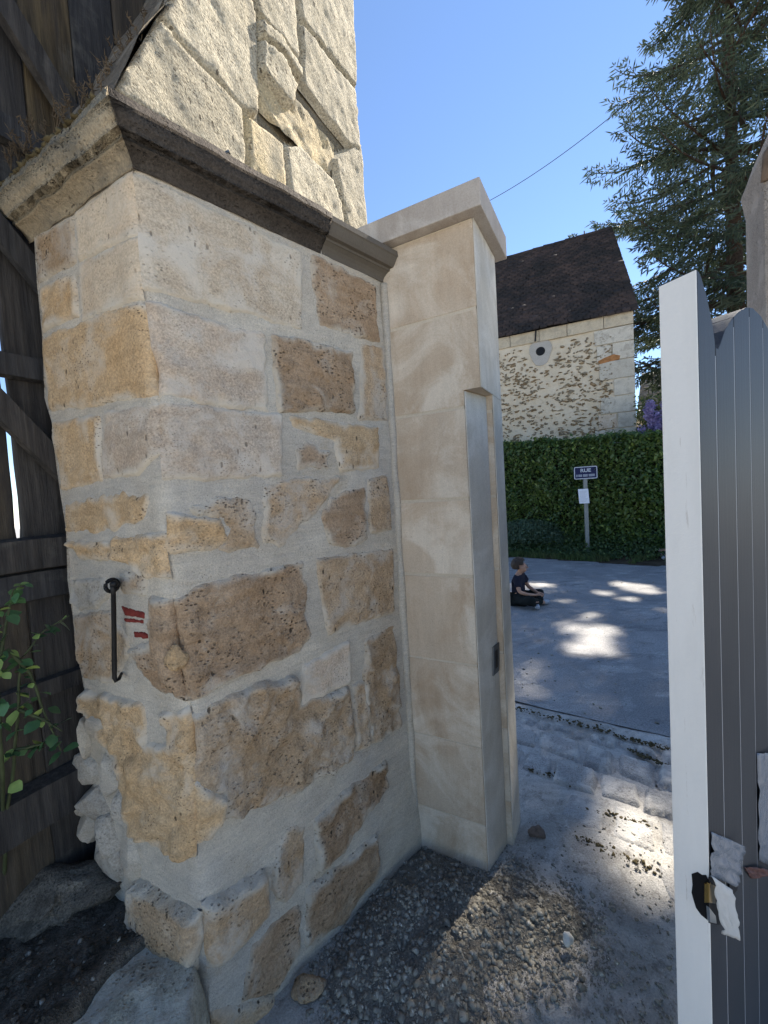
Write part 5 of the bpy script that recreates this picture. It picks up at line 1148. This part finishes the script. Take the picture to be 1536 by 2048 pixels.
def branch_template(L, seed, droop, upturn):
    """needle twigs of one bough, growing along +X, and its wood as (pts, radius)"""
    r_ = np.random.default_rng(seed); wood = []; P = []; D = []; LL = []
    ts = np.linspace(0, 1, 26); ax = np.stack([ts * L, .10 * L * np.sin(ts * 2.2 + seed), L * (-droop * ts ** 1.2 + upturn * ts ** 3.2)], 1); wood.append((ax, np.linspace(.035 + .010 * L, .008, 26)))
    for t in np.arange(.12, 1.0, .24 / L):
        i = min(int(t * 25), 24); o = ax[i] + (ax[i + 1] - ax[i]) * (t * 25 - i); dr = ax[min(i + 1, 25)] - ax[i]; dr /= np.linalg.norm(dr)
        for sd_ in (-1, 1):
            if r_.random() < .08: continue
            sl2 = (.30 * L * (1 - t) ** .8 * min(1, t * 4) + .22) * r_.uniform(.7, 1.2); d0 = dr * .75 + np.array([0, sd_ * .75, r_.uniform(-.35, .25)]); d0 /= np.linalg.norm(d0)
            m_ = max(4, int(sl2 / .085)); q = np.linspace(0, 1, m_); sag_ = -.35 * sl2 * q ** 1.7 + .2 * sl2 * q ** 4; pts_ = o[None] + d0[None] * (q * sl2)[:, None]; pts_[:, 2] += sag_; wood.append((pts_, np.linspace(.010, .003, m_)))
            for j in range(1, m_):
                tg = pts_[j] - pts_[j - 1]; tg /= np.linalg.norm(tg)
                for s2 in (-1, 1):
                    dd = tg * .7 + np.cross(tg, [0, 0, 1]) * s2 * .7 + np.array([0, 0, r_.uniform(-.75, .25)]); dd /= np.linalg.norm(dd); P.append(pts_[j]); D.append(dd); LL.append(r_.uniform(.16, .36))
                if r_.random() < .5: P.append(pts_[j]); D.append(np.array([r_.normal(0, .2), r_.normal(0, .2), -1.0])); LL.append(r_.uniform(.12, .34))
            P.append(pts_[-1]); D.append(tg); LL.append(.16)
        P.append(o); D.append(dr * .6 + np.array([0, 0, .5])); LL.append(.14)
    D = np.array(D); D /= np.linalg.norm(D, axis=1)[:, None]
    return np.array(P), D, np.array(LL), wood
TPL = {}
def get_tpl(L, k_):
    key = (round(L), k_ % 3)
    if key not in TPL: TPL[key] = branch_template(max(1, key[0]), 10 + key[0] * 7 + key[1], .26 + .08 * key[1], .30 + .05 * key[1])
    return TPL[key]
SUNSPOTS = [(965, 1862, .10), (1012, 1872, .085), (1000, 1922, .05), (1290, 1692, .10), (1310, 1720, .05), (1188, 1290, .13), (1160, 1296, .10), (1200, 1262, .13), (1145, 1253, .07), (1180, 1232, .07), (1060, 1162, .12), (1085, 1166, .10), (1050, 1155, .08), (1275, 1172, .16), (1240, 1165, .10), (1300, 1180, .10), (1210, 1185, .08), (1255, 1196, .08), (1335, 1220, .06), (1130, 1200, .06)]
SPOT = [(on_ground(x, y), r) for x, y, r in SUNSPOTS] + [(FU.O + B * u_ + np.array([0, 0, z_]), .38) for u_ in (.2, .5, .85) for z_ in (2.75, 3.1, 3.5, 3.9, 4.4) if u_ > slope * (z_ - topz)]
def conifer(name, label, X, Y, H, R, z_low, rfun, seed, twig_w=.020, lit_cut=True, step=.42, trunk_r=.32, per=(5, 7)):
    r_ = random.Random(seed); root = thing(name, label, 'conifer', (X, Y, 0), None); m = MB(); Ps = []; Ds = []; Ls = []; zc = z_low; kk_ = 0; az0 = 0
    m.tube([(X + .05 * math.sin(z * .4), Y + .05 * math.cos(z * .3), z) for z in np.linspace(-.1, H, 20)], list(np.linspace(trunk_r, .03, 20)), 9); m.build('trunk', BARK, root, True); wm = MB()
    while zc < H - .4:
        f = (zc - z_low) / (H - z_low); rad = R * rfun(f)
        for b_ in range(r_.randint(*per)):
            az0 += 2.4 + r_.uniform(-.35, .35); L = max(.8, rad * r_.uniform(.72, 1.12)); P, D, LL, wood = get_tpl(L, kk_); sc = L / max(1, round(L)); kk_ += 1; tilt = r_.uniform(-.12, .16) + .35 * f
            ca, sa = math.cos(az0), math.sin(az0); ct, st = math.cos(tilt), math.sin(tilt); Mx = np.array([[ca, -sa, 0], [sa, ca, 0], [0, 0, 1]]) @ np.array([[ct, 0, -st], [0, 1, 0], [st, 0, ct]]); org = np.array([X, Y, zc + r_.uniform(-.2, .2)])
            Ps.append(org + (P * sc) @ Mx.T); Ds.append(D @ Mx.T); Ls.append(LL * sc ** .5)
            for wi, (pp, rr2) in enumerate(wood):
                if wi == 0 or wi % 3 == 0:
                  qq = org + (pp * sc) @ Mx.T
                  if lit_cut and any((np.linalg.norm((qq - g_) - ((qq - g_) @ SUN)[:, None] * SUN[None], axis=1) < rs * .8).any() for g_, rs in SPOT): continue
                  wm.tube(org + (pp[::(1 if wi == 0 else 2)] * sc) @ Mx.T, list(rr2[::(1 if wi == 0 else 2)]), 3)
        zc += step * r_.uniform(.8, 1.2) * (1 - .35 * f)
    P = np.concatenate(Ps); D = np.concatenate(Ds); L = np.concatenate(Ls)
    if lit_cut:  # foliage cut away along sun rays so light patches land on chosen spots
        keep = np.ones(len(P), bool); mid = P + D * (L * .5)[:, None]
        for g_, rs in SPOT:
            v = mid - g_[None]; t_ = v @ SUN; dd = np.linalg.norm(v - t_[:, None] * SUN[None], axis=1); keep &= dd > rs * 1.25 + .05 + .05 * np.sin(mid[:, 2] * 9)
        P, D, L = P[keep], D[keep], L[keep]
    V = twig_quads(P, D, L, np.full(len(P), twig_w) * (.8 + .5 * rng.random(len(P)))); F = np.arange(len(V)).reshape(-1, 4); obj('needles', V, F, NEED, root); wm.build('boughs', BARK, root)
    print(name, len(P), 'twigs'); return root
conifer('conifer_tree', 'tall dark conifer with drooping boughs beside the barn', 11.6, 12.6, 20.8, 7.1, 2.4, lambda f: (1 - f) ** .62 * (.88 + .12 * math.sin(f * 29)), 5, step=.72, twig_w=.021, per=(4, 6))
conifer('conifer_tree', 'conifer of which only the tip shows above the barn roof ridge', *at_depth(1170, 500, 22)[:2], at_depth(1170, 462, 22)[2], 2.6, 4.0, lambda f: (1 - f) ** .8, 8, twig_w=.03, lit_cut=False, step=.8, trunk_r=.18, per=(4, 5))

# ------------------------------------------------------------------ overhead cable
ca, cb = at_depth(985, 398, 15.0), at_depth(1222, 233, 12.2); d = cb - ca
pts = [ca + d * t - np.array([0, 0, .5 * (.25 - (t - .5) ** 2)]) for t in np.linspace(-3.0, 1.25, 50)]
m = MB(); m.tube(pts, .011, 5); m.build('overhead_cable', plain('black_cable', (.03, .03, .035), .6, .3, .05), None, True, label='thin dark overhead cable running from the gate post up to the conifer', category='cable')

# ------------------------------------------------------------------ people
def skin(name, nodes, edges, root, mat, parent, M, sub=2, folds=0):
    """nodes: {key: ((x,y,z), r)} -> one continuous surface"""
    keys = list(nodes); ix = {k_: i for i, k_ in enumerate(keys)}
    me = bpy.data.meshes.new(name); me.from_pydata([tuple(M @ Vector(nodes[k_][0])) for k_ in keys], [(ix[a], ix[b]) for a, b in edges], []); me.update()
    o = bpy.data.objects.new(name, me); COL.objects.link(o); sk = o.modifiers.new('s', 'SKIN'); sk.use_smooth_shade = True; sb_ = o.modifiers.new('d', 'SUBSURF'); sb_.levels = sub; sb_.render_levels = sub
    for k_, i in ix.items():
        r = nodes[k_][1]; r = r if hasattr(r, '__len__') else (r, r); v = me.skin_vertices[0].data[i]; v.radius = r; v.use_root = (k_ == root)
    dg = bpy.context.evaluated_depsgraph_get(); em = bpy.data.meshes.new_from_object(o.evaluated_get(dg)); bpy.data.objects.remove(o); bpy.data.meshes.remove(me)
    em.name = name; wl = Vector(world_loc(parent))
    for v in em.vertices: v.co -= wl
    if folds:
        co = np.array([v.co[:] for v in em.vertices]); no = np.array([v.normal[:] for v in em.vertices]); co = co + no * (folds * (fbm(co * 13, 91, 3) + .6 * np.abs(fbm(co * 26, 95, 2))))[:, None]; em.vertices.foreach_set('co', co.astype(np.float32).ravel()); em.update()
    em.materials.clear(); em.materials.append(mat); o = bpy.data.objects.new(name, em); COL.objects.link(o); o.parent = parent; em.polygons.foreach_set('use_smooth', np.ones(len(em.polygons), bool)); return o
SKINM = N('skin', .55, .35); SKINM.color(SKINM.mix((.40, .235, .165), (.34, .185, .125), SKINM.ramp(SKINM.noise(20, 3), .4, .6))); SKINM = SKINM.m
HAIR = N('dark_brown_hair', .6, .3); HAIR.color(HAIR.mix((.022, .015, .011), (.045, .03, .02), HAIR.noise(60, 4))); HAIR.bump(HAIR.noise(120, 3, sc=(1, 1, .3)), 1.0, .01); HAIR = HAIR.m
def seated_person(label, loc, az, head_turn, shirt, pants, shoe, sole, scale=1.0):
    root = thing('person', label, 'person', loc); a = math.radians(90 - az)
    M = Matrix.Translation(Vector(loc)) @ Matrix.Rotation(a, 4, 'Z') @ Matrix.Scale(scale, 4)
    hr = Matrix.Rotation(math.radians(head_turn), 3, 'Z'); hc = Vector((.052, 0, .472))
    def hd(x, y, z): return tuple(hc + hr @ Vector((x, y, z)))
    nd = {'pel': ((0, 0, .085), (.085, .075)), 'sp': ((.02, 0, .20), (.078, .062)), 'ch': ((.03, 0, .31), (.088, .062)), 'nk0': ((.025, 0, .385), (.045, .04)), 'nk': ((.037, 0, .412), (.034, .034)),
          'jaw': (hd(.018, 0, -.035), (.056, .056)), 'hd': (hd(0, 0, .025), (.078, .072)), 'tp': (hd(-.008, 0, .075), (.054, .050)), 'chin': (hd(.062, 0, -.050), (.024, .020)), 'nose': (hd(.078, 0, -.002), (.013, .011)), 'nose2': (hd(.096, 0, -.016), (.009, .008))}
    ed = [('pel', 'sp'), ('sp', 'ch'), ('ch', 'nk0'), ('nk0', 'nk'), ('nk', 'jaw'), ('jaw', 'hd'), ('hd', 'tp'), ('jaw', 'chin'), ('hd', 'nose'), ('nose', 'nose2')]
    for s_, sg in (('l', 1), ('r', -1)):
        nd['ear' + s_] = (hd(-.008, .074 * sg, -.004), (.017, .010)); ed.append(('hd', 'ear' + s_))
        nd['sh' + s_] = ((.025, .115 * sg, .345), .036); nd['el' + s_] = ((.085, .165 * sg, .195), .026); nd['fa' + s_] = ((.17, .11 * sg, .165), .023); nd['wr' + s_] = ((.235, .055 * sg, .155), .0155); nd['pa' + s_] = ((.268, .034 * sg, .158), (.020, .013))
        ed += [('ch', 'sh' + s_), ('sh' + s_, 'el' + s_), ('el' + s_, 'fa' + s_), ('fa' + s_, 'wr' + s_), ('wr' + s_, 'pa' + s_)]
        for f_ in range(4):
            yy = .034 * sg + (f_ - 1.5) * .0095; ln = (.85, 1.0, .95, .75)[f_]
            nd[f'f{s_}{f_}a'] = ((.292, yy, .160 - abs(f_ - 1.5) * .002), .0062); nd[f'f{s_}{f_}b'] = ((.292 + .018 * ln, yy - .004 * sg, .150), .0058); nd[f'f{s_}{f_}c'] = ((.296 + .012 * ln, yy - .010 * sg, .136), .005); ed += [('pa' + s_, f'f{s_}{f_}a'), (f'f{s_}{f_}a', f'f{s_}{f_}b'), (f'f{s_}{f_}b', f'f{s_}{f_}c')]
        nd['t' + s_ + 'a'] = ((.258, .012 * sg, .168), .0072); nd['t' + s_ + 'b'] = ((.276, .002 * sg, .165), .006); ed += [('pa' + s_, 't' + s_ + 'a'), ('t' + s_ + 'a', 't' + s_ + 'b')]
        nd['hp' + s_] = ((.03, .075 * sg, .085), .062); nd['kn' + s_] = ((.235, .215 * sg, .115), .045); nd['an' + s_] = ((.235 + (.04 if sg < 0 else 0), -.045 * sg, .045), .028); nd['ft' + s_] = ((.275 + (.04 if sg < 0 else 0), -.125 * sg, .034), .026); ed += [('pel', 'hp' + s_), ('hp' + s_, 'kn' + s_), ('kn' + s_, 'an' + s_), ('an' + s_, 'ft' + s_)]
    skin('body', nd, ed, 'pel', SKINM, root, M)
    big = lambda k_, g: (nd[k_][0], tuple(q * g for q in (nd[k_][1] if hasattr(nd[k_][1], '__len__') else (nd[k_][1],) * 2)))
    sn = {'pel': ((.005, 0, .115), (.112, .100)), 'sp': big('sp', 1.22), 'ch': big('ch', 1.16), 'nk0': ((.027, 0, .378), (.062, .055))}
    se = [('pel', 'sp'), ('sp', 'ch'), ('ch', 'nk0')]
    for s_, sg in (('l', 1), ('r', -1)):
        sn['sh' + s_] = big('sh' + s_, 1.32); sn['sl' + s_] = ((.068, .150 * sg, .245), .044); se += [('ch', 'sh' + s_), ('sh' + s_, 'sl' + s_)]
    skin('shirt', sn, se, 'sp', shirt, root, M, 3, .018)
    pn = {'pel': ((0, 0, .082), (.098, .090))}; pe = []
    for s_, sg in (('l', 1), ('r', -1)):
        pn['hp' + s_] = big('hp' + s_, 1.16); pn['kn' + s_] = big('kn' + s_, 1.2); pn['sn' + s_] = ((.25, .05 * sg, .07), .046); pn['an' + s_] = big('an' + s_, 1.25); pe += [('pel', 'hp' + s_), ('hp' + s_, 'kn' + s_), ('kn' + s_, 'sn' + s_), ('sn' + s_, 'an' + s_)]
    skin('trousers', pn, pe, 'pel', pants, root, M, 3, .020)
    for s_, sg in (('l', 1), ('r', -1)):
        o_ = .04 if sg < 0 else 0; sh_ = skin('shoe', {'a': ((.240 + o_, -.065 * sg, .046), (.036, .036)), 'b': ((.262 + o_, -.105 * sg, .038), (.036, .032)), 'c': ((.288 + o_, -.165 * sg, .034), (.032, .026))}, [('a', 'b'), ('b', 'c')], 'a', shoe, root, M)
    # hair: a tousled cap
    hs = []
    bm = bmesh.new(); bmesh.ops.create_icosphere(bm, subdivisions=4, radius=1); Vh = np.array([v.co[:] for v in bm.verts]); Fh = np.array([[v.index for v in f.verts] for f in bm.faces]); bm.free()
    keepv = (Vh[:, 2] > np.where(Vh[:, 0] > .40, .62 + .25 * fbm(Vh * 5, 7, 2), np.where(Vh[:, 0] > -.2, .05, -.6))); fk = keepv[Fh].all(1); Fh = Fh[fk]
    Vh2 = Vh * np.array([.098, .090, .094]) * (1 + .14 * fbm(Vh * 3.3, 301, 4) + .06 * fbm(Vh * 11, 305, 2))[:, None] + np.array([-.016, 0, .034])
    Wv = np.array([(M @ Vector(hd(*v)))[:] for v in Vh2]); us = np.unique(Fh); rm = np.full(len(Vh), -1); rm[us] = np.arange(len(us)); ho = obj('hair', Wv[us], rm[Fh], HAIR, root, True); md = ho.modifiers.new('t', 'SOLIDIFY'); md.thickness = .008
    for sg in (1, -1):
        e_ = M @ Vector(hd(.070, .027 * sg, .010)); blob('eye', np.array(e_[:]), (.0075, .0075, .006), HOLE, root, 3, 2, .0); b_ = M @ Vector(hd(.073, .028 * sg, .026)); blob('eyebrow', np.array(b_[:]), (.009, .012, .003), HAIR, root, 4, 2, .1)
    l_ = M @ Vector(hd(.083, 0, -.040)); blob('mouth', np.array(l_[:]), (.006, .016, .0035), plain('lip', (.25, .09, .075), .5, .3, .1), root, 5, 2, .1)
    return root
TEE = N('dark_navy_tee', .9, .2); TEE.color(TEE.mix((.012, .013, .022), (.02, .02, .035), TEE.noise(8, 3))); TEE.bump(TEE.noise(30, 4), .6, .01); TEE = TEE.m
TRS = plain('black_tracksuit_cloth', (.010, .013, .013), .85, .2, .25, 12, bump=.5, bs=30); SHOE = plain('grey_white_trainer', (.36, .38, .42), .6, .3, .15, 30)
bp = on_ground(1036, 1207); bp[2] = -.005
boy = seated_person('dark haired boy in a black tee sitting cross legged on the street', tuple(bp), 128, 34, TEE, TRS, SHOE, SHOE, 1.04)
k = N('striped_pink_leggings', .85, .2); w_ = k.node('ShaderNodeTexWave', bands_direction='Z'); w_.inputs['Scale'].default_value = 9; w_.inputs['Distortion'].default_value = 1.5; k.put(w_.inputs['Vector'], k.pos()); k.color(k.mix((.05, .03, .045), (.45, .34, .33), k.ramp(w_.outputs['Fac'], .5, .6))); STR = k.m
JACK = plain('navy_teal_jacket', (.02, .035, .06), .8, .3, .3, 6)
p2_ = on_ground(1362, 1120); p2_[2] = .03
seated_person('child in dark jacket and striped leggings sitting at the verge, half hidden by the gate', tuple(p2_), -75, 0, JACK, STR, SHOE, SHOE, 1.05)
